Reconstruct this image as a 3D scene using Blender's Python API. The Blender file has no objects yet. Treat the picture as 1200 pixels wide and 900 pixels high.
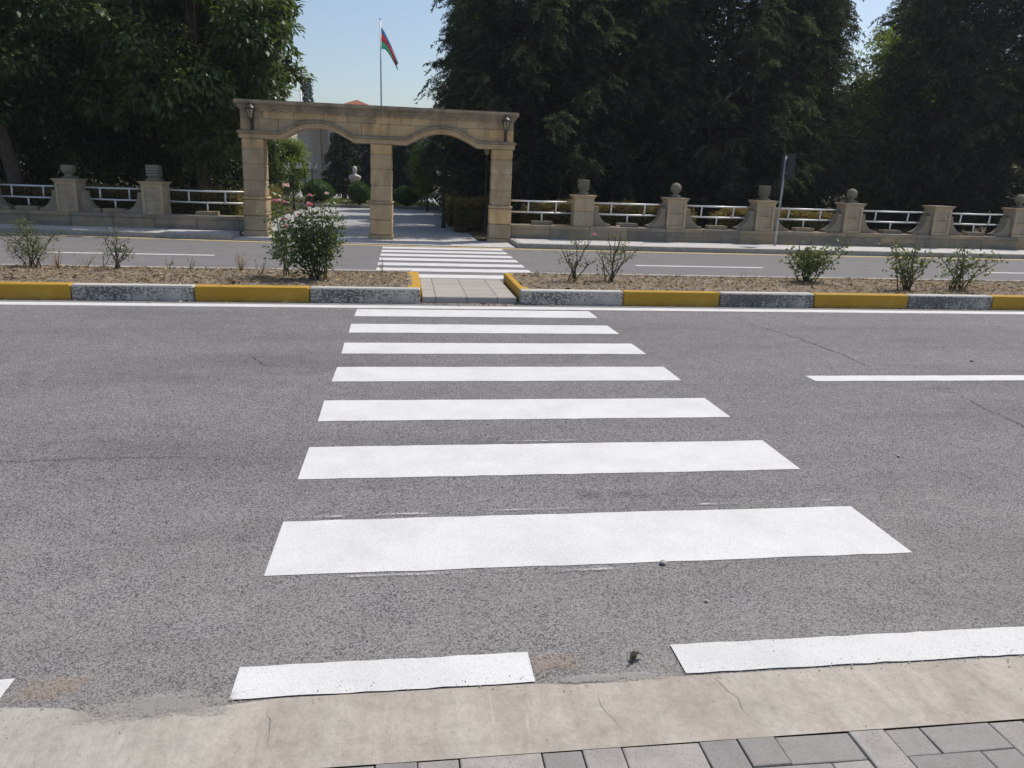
import bpy, bmesh, math, random
import numpy as np
from mathutils import Vector, Matrix, noise as mnoise
PI = math.pi
rng = np.random.default_rng(7)
random.seed(7)
S = bpy.context.scene
COL = S.collection

# ------------------------------------------------------------------ materials
class NT:
    def __init__(s, m):
        m.use_nodes = True
        s.nt = m.node_tree; s.n = s.nt.nodes; s.l = s.nt.links
        s.b = s.n['Principled BSDF']; s.out = s.n['Material Output']
        s._co = None
    def new(s, t, **kw):
        x = s.n.new(t)
        for k, v in kw.items(): setattr(x, k, v)
        return x
    def put(s, sock, v):
        if isinstance(v, bpy.types.NodeSocket): s.l.new(v, sock)
        elif isinstance(v, tuple) and len(v) == 3 and sock.type == 'RGBA': sock.default_value = (*v, 1)
        else: sock.default_value = v
    def co(s):
        if s._co is None: s._co = s.new('ShaderNodeTexCoord').outputs['Object']
        return s._co
    def sep(s, vec=None):
        x = s.new('ShaderNodeSeparateXYZ'); s.put(x.inputs[0], vec or s.co()); return x.outputs
    def scaled(s, sc, vec=None):
        x = s.new('ShaderNodeMapping'); s.put(x.inputs['Vector'], vec or s.co()); x.inputs['Scale'].default_value = sc
        return x.outputs[0]
    def noise(s, scale, detail=3, rough=.55, vec=None, dist=0):
        x = s.new('ShaderNodeTexNoise'); s.put(x.inputs['Vector'], vec or s.co())
        x.inputs['Scale'].default_value = scale; x.inputs['Detail'].default_value = detail
        x.inputs['Roughness'].default_value = rough; x.inputs['Distortion'].default_value = dist
        return x.outputs['Fac']
    def vor(s, scale, out='Distance', vec=None, feature='F1'):
        x = s.new('ShaderNodeTexVoronoi', feature=feature); s.put(x.inputs['Vector'], vec or s.co())
        x.inputs['Scale'].default_value = scale
        return x.outputs[out]
    def ramp(s, fac, stops, interp='LINEAR'):
        x = s.new('ShaderNodeValToRGB'); s.put(x.inputs[0], fac); r = x.color_ramp; r.interpolation = interp
        while len(r.elements) < len(stops): r.elements.new(.5)
        for e, (p, c) in zip(r.elements, stops):
            e.position = p
            e.color = (c, c, c, 1) if not isinstance(c, tuple) else (*c, 1)
        return x.outputs[0]
    def mix(s, fac, a, b, mode='MIX'):
        x = s.new('ShaderNodeMix', data_type='RGBA', blend_type=mode)
        s.put(x.inputs[0], fac); s.put(x.inputs[6], a); s.put(x.inputs[7], b)
        return x.outputs[2]
    def math(s, op, a, b=0., clamp=False):
        x = s.new('ShaderNodeMath', operation=op, use_clamp=clamp); s.put(x.inputs[0], a); s.put(x.inputs[1], b)
        return x.outputs[0]
    def attr(s, name='rnd'):
        return s.new('ShaderNodeAttribute', attribute_name=name).outputs['Fac']
    def bump(s, h, strength=.4, dist=.01):
        x = s.new('ShaderNodeBump'); x.inputs['Strength'].default_value = strength; x.inputs['Distance'].default_value = dist
        s.put(x.inputs['Height'], h); s.l.new(x.outputs[0], s.b.inputs['Normal'])
    def fin(s, col=None, rough=.8, spec=.3, metal=0):
        if col is not None: s.put(s.b.inputs['Base Color'], col)
        s.put(s.b.inputs['Roughness'], rough)
        s.b.inputs['Specular IOR Level'].default_value = spec; s.b.inputs['Metallic'].default_value = metal

M = {}
def material(name):
    m = bpy.data.materials.new(name); M[name] = m
    return NT(m)

def asphalt(name, c0, c1, tint, blot=1.):
    t = material(name)
    g = t.vor(165, 'Color'); gs = t.new('ShaderNodeSeparateColor'); t.put(gs.inputs[0], g)
    d0 = t.vor(165, 'Distance')
    v = t.math('ADD', t.math('MULTIPLY', gs.outputs[0], .55), t.math('MULTIPLY', t.math('SUBTRACT', .75, d0), .75))
    v = t.math('ADD', v, t.math('MULTIPLY', t.math('SUBTRACT', t.noise(60, 3, .6), .5), .22))
    col = t.ramp(v, [(.16, c0), (.33, tuple(.62*a+.38*b for a, b in zip(c0, c1))), (.52, tuple(.40*a+.60*b for a, b in zip(c0, c1))), (.95, c1)])
    big = t.noise(.8, 5, .6, vec=t.scaled((.35, 1.6, 1)))
    col = t.mix(1, col, t.ramp(big, [(.25, 1-.26*blot), (.5, 1.0), (.78, 1+.10*blot)]), 'MULTIPLY')
    mid = t.noise(5, 4, .65)
    col = t.mix(1, col, t.ramp(mid, [(.3, .88), (.55, 1.0), (.75, 1.07)]), 'MULTIPLY')
    # dust gathered along the near gutter and the kerb
    y = t.sep()[1]
    d1 = t.math('SUBTRACT', 1, t.math('DIVIDE', t.math('SUBTRACT', y, 2.15), 2.2), True)
    d2 = t.math('SUBTRACT', 1, t.math('DIVIDE', t.math('SUBTRACT', 9.95, y), .55), True)
    d = t.math('MAXIMUM', t.math('MULTIPLY', d1, .36), t.math('MULTIPLY', d2, .8))
    d = t.math('MULTIPLY', d, t.ramp(t.noise(3.2, 5, .65), [(.3, .2), (.7, 1.)]))
    col = t.mix(d, col, tint)
    # a few dark oil or tyre spots and pale chips
    tr = t.ramp(t.math('DIVIDE', y, 20), [(.17, 1.), (.215, .94), (.26, 1.), (.34, .99), (.385, .93), (.43, .97), (.47, 1.02)])
    col = t.mix(t.ramp(t.noise(.7, 4, .6, vec=t.scaled((.25, 1, 1))), [(.3, .3), (.7, 1.)]), col, t.mix(1, col, tr, 'MULTIPLY'))
    sp = t.ramp(t.noise(1.7, 6, .7), [(.70, 0.), (.80, .35)])
    col = t.mix(sp, col, (.09, .088, .085))
    t.bump(v, .55, .006)
    t.fin(col, .85, .25)
asphalt('asphalt', (.046, .044, .045), (.352, .338, .334), (.33, .305, .275))
asphalt('asphalt_far', (.085, .082, .088), (.245, .238, .248), (.21, .2, .19), .7)

def paint(name, col, wear, warm=(.64, .62, .58), lo=.10):
    t = material(name)
    n = t.noise(95, 4, .75); n2 = t.noise(2.2, 4, .6)
    w = t.math('ADD', n, t.math('MULTIPLY', t.math('SUBTRACT', n2, .5), .35))
    c = t.mix(t.ramp(t.noise(3., 5, .6), [(.35, 0.), (.75, .55)]), col, warm)
    c = t.mix(t.ramp(w, [(wear-.03, .85), (wear+.02, 0.)]), c, (.27, .265, .26))
    c = t.mix(t.ramp(t.noise(150, 3, .65), [(.36, .5), (.52, 0.)]), c, (.45, .44, .43))
    c = t.mix(1, c, t.ramp(t.noise(2.5, 7, .7), [(.3, .86), (.6, 1.0)]), 'MULTIPLY')
    t.bump(t.noise(120, 3, .6), .35, .004)
    t.fin(c, .7, .3)
paint('white_paint', (.69, .69, .69), .295)
paint('white_paint_worn', (.64, .64, .63), .37)
paint('yellow_paint', (.58, .42, .12), .34, (.55, .45, .22))

t = material('concrete')
st = t.noise(2.4, 6, .62, vec=t.scaled((3.2, .7, 1)), dist=.6)
c = t.ramp(st, [(.25, (.325, .29, .245)), (.48, (.405, .365, .31)), (.75, (.465, .43, .375))])
c = t.mix(t.ramp(t.noise(14, 6, .7), [(.35, .35), (.55, 0.)]), c, (.30, .28, .25))
c = t.mix(t.ramp(t.noise(150, 2, .6), [(.3, .4), (.42, 0.)]), c, (.26, .24, .21))
x = t.sep()[0]
c = t.mix(t.math('MULTIPLY', t.math('SUBTRACT', 0, t.math('ADD', x, .45), True), .75, True), c, t.ramp(t.noise(7, 5, .7, vec=t.scaled((4, .6, 1))), [(.3, (.26, .25, .235)), (.7, (.44, .42, .40))]))
c = t.mix(1, c, t.ramp(t.noise(1.3, 7, .72, dist=1.2), [(.3, .80), (.5, 1.0), (.72, 1.10)]), 'MULTIPLY')
c = t.mix(1, c, t.ramp(t.noise(30, 5, .75), [(.3, .86), (.6, 1.04)]), 'MULTIPLY')
sk = t.noise(9, 5, .7, vec=t.scaled((5, .35, 1)), dist=.4)
c = t.mix(t.ramp(sk, [(.60, 0.), (.72, .35)]), c, (.56, .53, .48))
t.bump(t.math('ADD', st, t.math('MULTIPLY', t.noise(60, 4, .7), .5)), .45, .012); t.fin(c, .85, .25)

def stone_mat(name, stops, bumpy=.3, blk=True, stain=.5, stainc=(.16, .12, .085)):
    t = material(name)
    n = t.noise(3.1, 6, .62, dist=.5)
    c = t.ramp(n, stops)
    if blk:
        a = t.attr(); c = t.mix(1, c, t.ramp(a, [(0, (.72, .74, .78)), (.5, (.98, .96, .92)), (1, (1.18, 1.04, .84))]), 'MULTIPLY')
    c = t.mix(t.ramp(t.noise(1.6, 6, .7, vec=t.scaled((1.8, 1.8, .5))), [(.48, 0.), (.70, stain)]), c, stainc)
    c = t.mix(t.ramp(t.noise(38, 4, .7), [(.3, .4), (.46, 0.)]), c, stainc)
    t.bump(t.math('ADD', n, t.noise(45, 4, .7)), bumpy, .01)
    t.fin(c, .88, .2)
stone_mat('sandstone', [(.25, (.43, .31, .175)), (.5, (.55, .41, .25)), (.78, (.63, .50, .335))])
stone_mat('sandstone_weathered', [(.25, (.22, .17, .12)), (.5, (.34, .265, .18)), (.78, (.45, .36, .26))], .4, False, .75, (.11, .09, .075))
stone_mat('fence_stone', [(.25, (.32, .26, .185)), (.5, (.43, .36, .265)), (.78, (.50, .43, .33))], .3, True, .4)
stone_mat('fence_stone_grey', [(.25, (.22, .185, .14)), (.5, (.30, .26, .20)), (.78, (.37, .325, .26))], .35, True, .5, (.13, .12, .11))
stone_mat('finial_stone', [(.25, (.13, .115, .09)), (.5, (.21, .185, .145)), (.78, (.29, .26, .21))], .5, False, .6, (.09, .085, .08))
stone_mat('far_wall', [(.25, (.40, .36, .30)), (.5, (.46, .41, .35)), (.78, (.5, .46, .40))], .1, False, .15)
stone_mat('far_wall_brown', [(.25, (.30, .25, .20)), (.5, (.34, .28, .22)), (.78, (.38, .32, .26))], .1, False, .15)
stone_mat('pale_marble', [(.25, (.66, .62, .58)), (.5, (.72, .69, .65)), (.78, (.78, .75, .72))], .1, False, .1)
stone_mat('pedestal_stone', [(.25, (.30, .18, .14)), (.5, (.36, .22, .17)), (.78, (.4, .26, .2))], .1, False, .1)

def slab_mat(name, ca, cb, sx, sy, joint=.012, rot=0):
    t = material(name)
    b = t.new('ShaderNodeTexBrick'); b.offset = .5
    mp = t.new('ShaderNodeMapping'); t.put(mp.inputs[0], t.co()); mp.inputs['Rotation'].default_value = (0, 0, rot); t.put(b.inputs['Vector'], mp.outputs[0])
    t.put(b.inputs['Color1'], ca); t.put(b.inputs['Color2'], cb); t.put(b.inputs['Mortar'], tuple(v*.45 for v in ca))
    b.inputs['Scale'].default_value = 1; b.inputs['Mortar Size'].default_value = joint
    b.inputs['Brick Width'].default_value = sx; b.inputs['Row Height'].default_value = sy
    c = t.mix(t.ramp(t.noise(2.2, 6, .65), [(.35, .45), (.65, 0.)]), b.outputs[0], tuple(v*.68 for v in ca))
    c = t.mix(t.ramp(t.noise(70, 3, .7), [(.32, .35), (.46, 0.)]), c, tuple(v*.5 for v in ca))
    t.bump(t.math('SUBTRACT', t.noise(50, 3, .6), b.outputs['Fac']), .3, .008); t.fin(c, .85, .25)
slab_mat('sidewalk_slabs', (.58, .56, .53), (.52, .50, .475), .6, .4)
slab_mat('passage_paving', (.43, .43, .43), (.37, .37, .375), .3, .3, .008)
slab_mat('ramp_paving', (.42, .39, .35), (.36, .335, .305), .4, .4, .010, PI/2)

t = material('paver')
a = t.attr()
c = t.ramp(a, [(0, (.255, .238, .228)), (.5, (.31, .29, .275)), (1, (.39, .365, .335))])
c = t.mix(t.ramp(t.noise(9, 6, .7), [(.3, .5), (.6, 0.)]), c, (.19, .18, .17))
c = t.mix(t.ramp(t.noise(190, 2, .6), [(.34, .5), (.46, 0.)]), c, (.14, .135, .13))
t.bump(t.noise(110, 4, .7), .4, .006); t.fin(c, .85, .25)
t = material('joint_sand'); t.fin(t.ramp(t.noise(60, 4, .7), [(.3, (.10, .09, .08)), (.7, (.22, .20, .175))]), .95, .1)
t = material('kerb_concrete')
c = t.ramp(t.noise(9, 6, .7), [(.3, (.25, .24, .22)), (.55, (.36, .345, .32)), (.8, (.44, .42, .39))]); t.bump(t.noise(60, 4, .7), .4, .008); t.fin(c, .9, .2)

t = material('kerb_white_worn')
z = t.sep()[2]
n = t.noise(26, 6, .72, vec=t.scaled((1, 1, 1.9))); n2 = t.noise(3.1, 3, .6)
base = t.ramp(t.noise(40, 4, .7), [(.3, (.065, .063, .06)), (.7, (.19, .183, .172))])
k = t.math('ADD', n, t.math('MULTIPLY', t.math('SUBTRACT', n2, .5), .5))
k = t.math('ADD', k, t.ramp(t.math('DIVIDE', z, .2), [(.0, .05), (.45, -.03), (.8, .0), (.97, .30)]))
k = t.math('ADD', k, t.math('MULTIPLY', t.new('ShaderNodeObjectInfo').outputs['Random'], .11))
k = t.math('SUBTRACT', k, .035)
c = t.mix(t.ramp(k, [(.525, 0.), (.585, .88)]), base, (.62, .59, .53))
c = t.mix(t.ramp(t.noise(4, 5, .7), [(.4, 0.), (.75, .5)]), c, (.30, .27, .23))
t.bump(t.math('ADD', k, t.noise(70, 3, .6)), .5, .008); t.fin(c, .8, .25)
t = material('kerb_yellow')
k = t.math('ADD', t.noise(30, 5, .75), t.math('MULTIPLY', t.math('SUBTRACT', t.noise(2.6, 3, .6), .5), .4))
c = t.ramp(t.noise(3.5, 5, .65), [(.3, (.42, .235, .022)), (.6, (.49, .285, .032)), (.8, (.56, .38, .09))])
c = t.mix(t.ramp(k, [(.27, .9), (.33, 0.)]), c, (.26, .23, .17))
c = t.mix(t.ramp(t.noise(5, 6, .7), [(.55, 0.), (.8, .4)]), c, (.38, .31, .17))
t.bump(t.noise(70, 3, .6), .4, .006); t.fin(c, .75, .3)

t = material('soil')
n = t.noise(5, 8, .72)
c = t.ramp(n, [(.25, (.175, .138, .105)), (.48, (.295, .24, .19)), (.7, (.43, .37, .295))])
c = t.mix(t.ramp(t.vor(55), [(.05, .6), (.35, 0.)]), c, (.13, .09, .06))
t.bump(t.math('ADD', n, t.noise(60, 5, .7)), .9, .03); t.fin(c, .95, .1)
t = material('park_soil')
c = t.ramp(t.noise(3, 7, .7), [(.3, (.07, .06, .035)), (.5, (.12, .095, .06)), (.7, (.10, .11, .045))]); t.bump(t.noise(30, 5, .7), .8, .05); t.fin(c, .95, .1)
t = material('far_ground')
c = t.ramp(t.noise(.6, 7, .7), [(.3, (.20, .17, .12)), (.6, (.27, .23, .17)), (.8, (.16, .17, .09))]); t.fin(c, .95, .1)

def leaf(name, stops, trans=.3, rough=.5, spec=.35, tint=None):
    t = material(name)
    c = t.ramp(t.attr(), stops)
    t.fin(c, rough, spec)
    tr = t.new('ShaderNodeBsdfTranslucent')
    t.put(tr.inputs[0], t.mix(1, c, tint or (1.5, 1.6, .7), 'MULTIPLY'))
    mx = t.new('ShaderNodeMixShader'); mx.inputs[0].default_value = trans
    t.l.new(t.b.outputs[0], mx.inputs[1]); t.l.new(tr.outputs[0], mx.inputs[2]); t.l.new(mx.outputs[0], t.out.inputs[0])
leaf('leaf_broad', [(0, (.045, .072, .026)), (.5, (.078, .112, .036)), (.9, (.13, .16, .05)), (1, (.18, .19, .065))], .36, .42, .45)
leaf('leaf_dark', [(0, (.034, .056, .024)), (.6, (.058, .088, .034)), (1, (.10, .125, .05))], .28)
leaf('leaf_yellowgreen', [(0, (.09, .14, .025)), (.5, (.16, .21, .04)), (1, (.28, .29, .06))], .45)
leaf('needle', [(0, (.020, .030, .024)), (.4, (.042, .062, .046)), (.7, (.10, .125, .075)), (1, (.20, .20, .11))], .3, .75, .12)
leaf('needle_blue', [(0, (.035, .055, .052)), (.5, (.06, .09, .085)), (1, (.11, .145, .135))], .15, .6, .2)
leaf('leaf_box', [(0, (.035, .075, .018)), (.6, (.065, .13, .03)), (1, (.11, .18, .045))], .25)
leaf('leaf_hedge', [(0, (.09, .10, .032)), (.5, (.17, .15, .055)), (.8, (.26, .18, .075)), (1, (.36, .20, .10))], .35)  # leaf tones raised to stand in for sunlight missing on the shaded hedges
leaf('leaf_rose', [(0, (.045, .075, .028)), (.5, (.085, .125, .045)), (.85, (.14, .175, .065)), (1, (.21, .16, .075))], .33, .4, .5)
leaf('leaf_rose_sparse', [(0, (.065, .085, .032)), (.5, (.12, .155, .05)), (.85, (.19, .21, .07)), (1, (.26, .18, .09))], .3, .45, .4)
leaf('dry_grass', [(0, (.24, .17, .09)), (.5, (.40, .30, .17)), (1, (.52, .43, .28))], .25, .8, .1)
leaf('leaf_litter', [(0, (.09, .06, .04)), (.5, (.23, .16, .10)), (.85, (.38, .29, .19)), (1, (.55, .46, .34))], .05, .8, .15)
leaf('petal', [(0, (.62, .16, .22)), (.5, (.78, .30, .36)), (1, (.85, .55, .56))], .3, .5, .2, (1., .9, .9))
leaf('petal_pale', [(0, (.78, .48, .46)), (.5, (.84, .62, .58)), (1, (.88, .76, .72))], .3, .5, .2, (1., .95, .95))
t = material('bark'); n = t.noise(6, 6, .7, vec=t.scaled((5, 5, 1)))
t.bump(n, .8, .03); t.fin(t.ramp(n, [(.3, (.055, .042, .032)), (.7, (.16, .125, .095))]), .95, .1)
t = material('stem'); t.fin(t.ramp(t.noise(20, 4, .6), [(.3, (.06, .055, .03)), (.7, (.16, .13, .075))]), .8, .2)
t = material('stem_green'); t.fin(t.ramp(t.noise(20, 4, .6), [(.3, (.06, .085, .03)), (.7, (.13, .14, .06))]), .7, .3)
t = material('rail_metal'); t.fin(t.ramp(t.noise(9, 5, .7), [(.3, (.60, .60, .59)), (.6, (.78, .78, .77))]), .4, .5, .15)
t = material('black_metal'); t.fin(t.ramp(t.noise(18, 4, .6), [(.3, (.016, .016, .017)), (.7, (.035, .034, .034))]), .45, .5, .2)
t = material('lantern_metal'); t.fin(t.ramp(t.noise(25, 4, .6), [(.3, (.035, .03, .028)), (.7, (.09, .078, .07))]), .45, .5, .4)
t = material('galvanised'); t.fin(t.ramp(t.noise(14, 5, .7), [(.3, (.28, .29, .30)), (.7, (.45, .46, .47))]), .45, .5, .6)
t = material('sign_back'); t.fin(t.ramp(t.noise(8, 5, .7), [(.3, (.045, .047, .048)), (.7, (.075, .077, .078))]), .75, .2, 0)
t = material('sign_face'); t.fin((.05, .13, .42), .4, .5)
t = material('white_enamel'); t.fin(t.ramp(t.noise(9, 5, .7), [(.3, (.66, .66, .66)), (.7, (.78, .78, .78))]), .4, .5)
t = material('lamp_glass'); t.fin(t.ramp(t.noise(8, 3, .6), [(.3, (.72, .71, .68)), (.7, (.82, .81, .79))]), .25, .5)
t = material('lantern_glass'); t.fin(t.ramp(t.noise(14, 4, .6), [(.3, (.42, .33, .2)), (.7, (.56, .46, .31))]), .25, .5); t.b.inputs['Transmission Weight'].default_value = .35
t = material('window_glass'); t.fin((.06, .09, .14), .1, .8)
t = material('roof_tiles')
n = t.noise(30, 3, .6, vec=t.scaled((.3, .3, 2))); t.bump(n, .5, .05); t.fin(t.ramp(n, [(.3, (.24, .075, .045)), (.7, (.34, .125, .08))]), .85, .2)
t = material('dead_leaf'); t.fin(t.ramp(t.noise(60, 4, .7), [(.35, (.02, .015, .012)), (.62, (.09, .075, .04)), (.8, (.26, .22, .10))]), .7, .3)
t = material('pebble'); t.fin(t.ramp(t.noise(80, 4, .7), [(.3, (.25, .23, .2)), (.7, (.5, .47, .42))]), .85, .2)
t = material('crack'); t.fin(t.ramp(t.noise(50, 4, .7), [(.35, (.035, .034, .033)), (.7, (.13, .125, .12))]), .95, .05)
def patch(name, col, thr=.5, al=.75):
    t = material(name)
    n = t.math('ADD', t.noise(90, 4, .75), t.math('MULTIPLY', t.math('SUBTRACT', t.noise(7, 3, .6), .5), .7))
    u = t.attr('edge')
    f = t.math('SUBTRACT', t.math('ADD', n, t.math('MULTIPLY', u, .42)), thr+.22)
    f = t.math('MULTIPLY', f, 5, True)
    t.fin(col, .9, .15); t.put(t.b.inputs['Alpha'], t.math('MULTIPLY', f, al))
patch('tan_stain', (.42, .32, .23), .5, .36); patch('paint_smear', (.62, .62, .62), .60, .6); patch('cement_smear', (.37, .35, .32), .44, .6); patch('oil_stain', (.08, .078, .076), .55, .4)
for nm, c in (('flag_blue', (.03, .30, .58)), ('flag_red', (.70, .07, .08)), ('flag_green', (.03, .42, .22)), ('flag_white', (.8, .8, .8))):
    t = material(nm); cc = t.mix(t.noise(6, 3, .5), c, tuple(v*.85 for v in c)); t.fin(cc, .7, .2)
    tr = t.new('ShaderNodeBsdfTranslucent'); t.put(tr.inputs[0], cc); mx = t.new('ShaderNodeMixShader'); mx.inputs[0].default_value = .5
    t.l.new(t.b.outputs[0], mx.inputs[1]); t.l.new(tr.outputs[0], mx.inputs[2]); t.l.new(mx.outputs[0], t.out.inputs[0])

# ------------------------------------------------------------------ mesh helpers
def link(o, parent=None, kind=None, label=None, cat=None, group=None):
    COL.objects.link(o)
    if parent is not None: o.parent = parent
    if kind: o['kind'] = kind
    if label: o['label'] = label
    if cat: o['category'] = cat
    if group: o['group'] = group
    return o
def empty(name, loc, rz=0, label=None, cat=None, group=None, ry=0):
    o = bpy.data.objects.new(name, None); o.location = loc; o.rotation_euler = (0, ry, rz); o.empty_display_size = .2
    return link(o, None, None, label, cat, group)
def np_mesh(name, V, Q, mat, rnd=None, smooth=False, tris=False):
    k = 3 if tris else 4
    V = np.asarray(V, np.float32); Q = np.asarray(Q, np.int32)
    me = bpy.data.meshes.new(name)
    me.vertices.add(len(V)); me.vertices.foreach_set('co', V.ravel())
    me.loops.add(Q.size); me.loops.foreach_set('vertex_index', Q.ravel())
    me.polygons.add(len(Q)); me.polygons.foreach_set('loop_start', np.arange(0, Q.size, k, dtype=np.int32))
    if rnd is not None:
        a = me.attributes.new('rnd', 'FLOAT', 'FACE'); a.data.foreach_set('value', np.asarray(rnd, np.float32))
    if smooth: me.polygons.foreach_set('use_smooth', np.ones(len(Q), bool))
    me.materials.append(M[mat]); me.update(calc_edges=True); me.validate()
    return me
def obj(name, me, parent=None, **kw):
    return link(bpy.data.objects.new(name, me), parent, **kw)
def unit(v): return v/np.maximum(np.linalg.norm(v, axis=-1, keepdims=True), 1e-9)

class MB:
    """collects boxes, tubes, lathes and prisms, then links them as one mesh"""
    def __init__(s): s.bm = bmesh.new(); s.r = s.bm.faces.layers.float.new('rnd')
    def _tag(s, faces, r):
        for f in faces: f[s.r] = r
    def box(s, c, d, bev=0, r=None, seg=2, mtx=None):
        m = Matrix.Translation(c) @ Matrix.Diagonal((*d, 1))
        if mtx is not None: m = mtx @ m
        g = bmesh.ops.create_cube(s.bm, size=1, matrix=m); vs = g['verts']
        fs = list({f for v in vs for f in v.link_faces})
        s._tag(fs, random.random() if r is None else r)
        if bev:
            es = list({e for v in vs for e in v.link_edges})
            o = bmesh.ops.bevel(s.bm, geom=es, offset=bev, segments=seg, affect='EDGES', profile=.5)
        return s
    def prism(s, pts, axis, a, b, r=None, bev=0):
        """pts: 2-D outline (u,v); axis 'y' -> (u, t, v); 'z' -> (u, v, t)"""
        mk = (lambda u, v, t: (u, t, v)) if axis == 'y' else ((lambda u, v, t: (u, v, t)) if axis == 'z' else (lambda u, v, t: (t, u, v)))
        A = [s.bm.verts.new(mk(u, v, a)) for u, v in pts]; B = [s.bm.verts.new(mk(u, v, b)) for u, v in pts]
        n = len(pts); fs = []
        fs.append(s.bm.faces.new(A)); fs.append(s.bm.faces.new(B[::-1]))
        for i in range(n):
            fs.append(s.bm.faces.new((A[i], B[i], B[(i+1) % n], A[(i+1) % n])))
        bmesh.ops.recalc_face_normals(s.bm, faces=fs)
        s._tag(fs, random.random() if r is None else r)
        if bev:
            bmesh.ops.bevel(s.bm, geom=list({e for f in fs[:2] for e in f.edges}), offset=bev, segments=2, affect='EDGES', profile=.5)
        return s
    def tube(s, pts, rad, n=8, r=None, cap=True):
        pts = [Vector(p) for p in pts]
        if not hasattr(rad, '__len__'): rad = [rad]*len(pts)
        rings = []; up = Vector((.13, .21, .97))
        for i, p in enumerate(pts):
            d = (pts[min(i+1, len(pts)-1)]-pts[max(i-1, 0)]).normalized()
            u = up if abs(d.dot(up)) < .95 else Vector((1, 0, .1))
            a = d.cross(u).normalized(); b = d.cross(a).normalized()
            rings.append([s.bm.verts.new(p+(a*math.cos(2*PI*k/n)+b*math.sin(2*PI*k/n))*rad[i]) for k in range(n)])
        fs = []
        for R0, R1 in zip(rings, rings[1:]):
            for k in range(n):
                f = s.bm.faces.new((R0[k], R0[(k+1) % n], R1[(k+1) % n], R1[k])); f.smooth = True; fs.append(f)
        if cap:
            fs.append(s.bm.faces.new(rings[0])); fs.append(s.bm.faces.new(rings[-1][::-1]))
        s._tag(fs, random.random() if r is None else r)
        return s
    def lathe(s, prof, c=(0, 0, 0), n=20, r=.5, sq=False):
        rings = []
        for (rad, z) in prof:
            rings.append([s.bm.verts.new((c[0]+rad*math.cos(2*PI*(k+.5)/n), c[1]+rad*math.sin(2*PI*(k+.5)/n), c[2]+z)) for k in range(n)])
        fs = []
        for R0, R1 in zip(rings, rings[1:]):
            for k in range(n):
                f = s.bm.faces.new((R0[k], R0[(k+1) % n], R1[(k+1) % n], R1[k])); f.smooth = n > 8; fs.append(f)
        fs.append(s.bm.faces.new(rings[0][::-1])); fs.append(s.bm.faces.new(rings[-1]))
        s._tag(fs, r)
        return s
    def mesh(s, name, mat, jit=0, norm=True):
        if jit:
            for v in s.bm.verts: v.co += Vector([random.uniform(-jit, jit) for _ in range(3)])
        if norm: bmesh.ops.recalc_face_normals(s.bm, faces=s.bm.faces[:])
        me = bpy.data.meshes.new(name); s.bm.to_mesh(me); s.bm.free(); me.materials.append(M[mat])
        return me
    def build(s, name, mat, parent=None, jit=0, **kw): return obj(name, s.mesh(name, mat, jit), parent, **kw)

def KY(x): return 17.95+1.35*far_drift(x)      # face of the far kerb
def far_drift(x): return .0036*max(0., 8-x)**2 if x > -14 else .0036*22**2+.16*(-14-x)

def sheet(name, xs, y0, y1, z, mat, parent=None, ny=1, wob=None, **kw):
    """a ground sheet whose front and back edges are functions of x"""
    V = []; Q = []
    for x in xs:
        a, b = y0(x), y1(x)
        for j in range(ny+1):
            y = a+(b-a)*j/ny; zz = z(x, y) if callable(z) else z
            V.append((x, y, zz))
    k = ny+1
    for i in range(len(xs)-1):
        for j in range(ny): Q.append((i*k+j, (i+1)*k+j, (i+1)*k+j+1, i*k+j+1))
    return obj(name, np_mesh(name, V, Q, mat, np.full(len(Q), .5)), parent, **kw)
K = lambda v: (lambda x: v)
def lin(a, b, n): return [a+(b-a)*i/n for i in range(n+1)]

# ------------------------------------------------------------------ setting: ground, roads, kerbs
sheet('ground', lin(-120, 120, 8), K(-30), K(140), -.06, 'far_ground', kind='structure')
near_road = sheet('near_road', lin(-60, 60, 24), K(1.9), K(11.0), 0, 'asphalt', kind='structure')
far_road = sheet('far_road', lin(-40, 60, 50), lambda x: 11.2, lambda x: KY(x)+.3, 0, 'asphalt_far', kind='structure')
random.seed(3)
cs = [(x, 2.155+random.uniform(-.003, .003)) for x in lin(-30, -1.35, 40)]
cs += [(-1.2, 2.185), (-1.1, 2.175), (-1.02, 2.165), (-.96, 2.142), (-.93, 2.118), (-.90, 2.112), (-.87, 2.116), (-.84, 2.106), (-.80, 2.11), (-.78, 2.098), (-.74, 2.108), (-.70, 2.118), (-.66, 2.117), (-.62, 2.13), (-.57, 2.134), (-.52, 2.14)]
cs += [(x, 2.155+random.uniform(-.002, .002)) for x in (-.4, -.2, 0, .2, .4)] + [(.47, 2.15), (.55, 2.14), (.66, 2.142), (.75, 2.157), (.88, 2.152)]
cs += [(x, 2.15+random.uniform(-.003, .003)) for x in lin(1.0, 30, 60)]
cd = dict(cs)
# concrete gutter: a thin slab poured over the asphalt edge
V = []; Q = []
for x, y in cs: V += [(x, 1.841, .004), (x, y-.03, .0045), (x, y, .0025)]
for i in range(len(cs)-1):
    for j in range(2): Q.append((3*i+j, 3*i+3+j, 3*i+4+j, 3*i+1+j))
obj('concrete_gutter', np_mesh('concrete_gutter', V, Q, 'concrete'), kind='structure')
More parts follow.
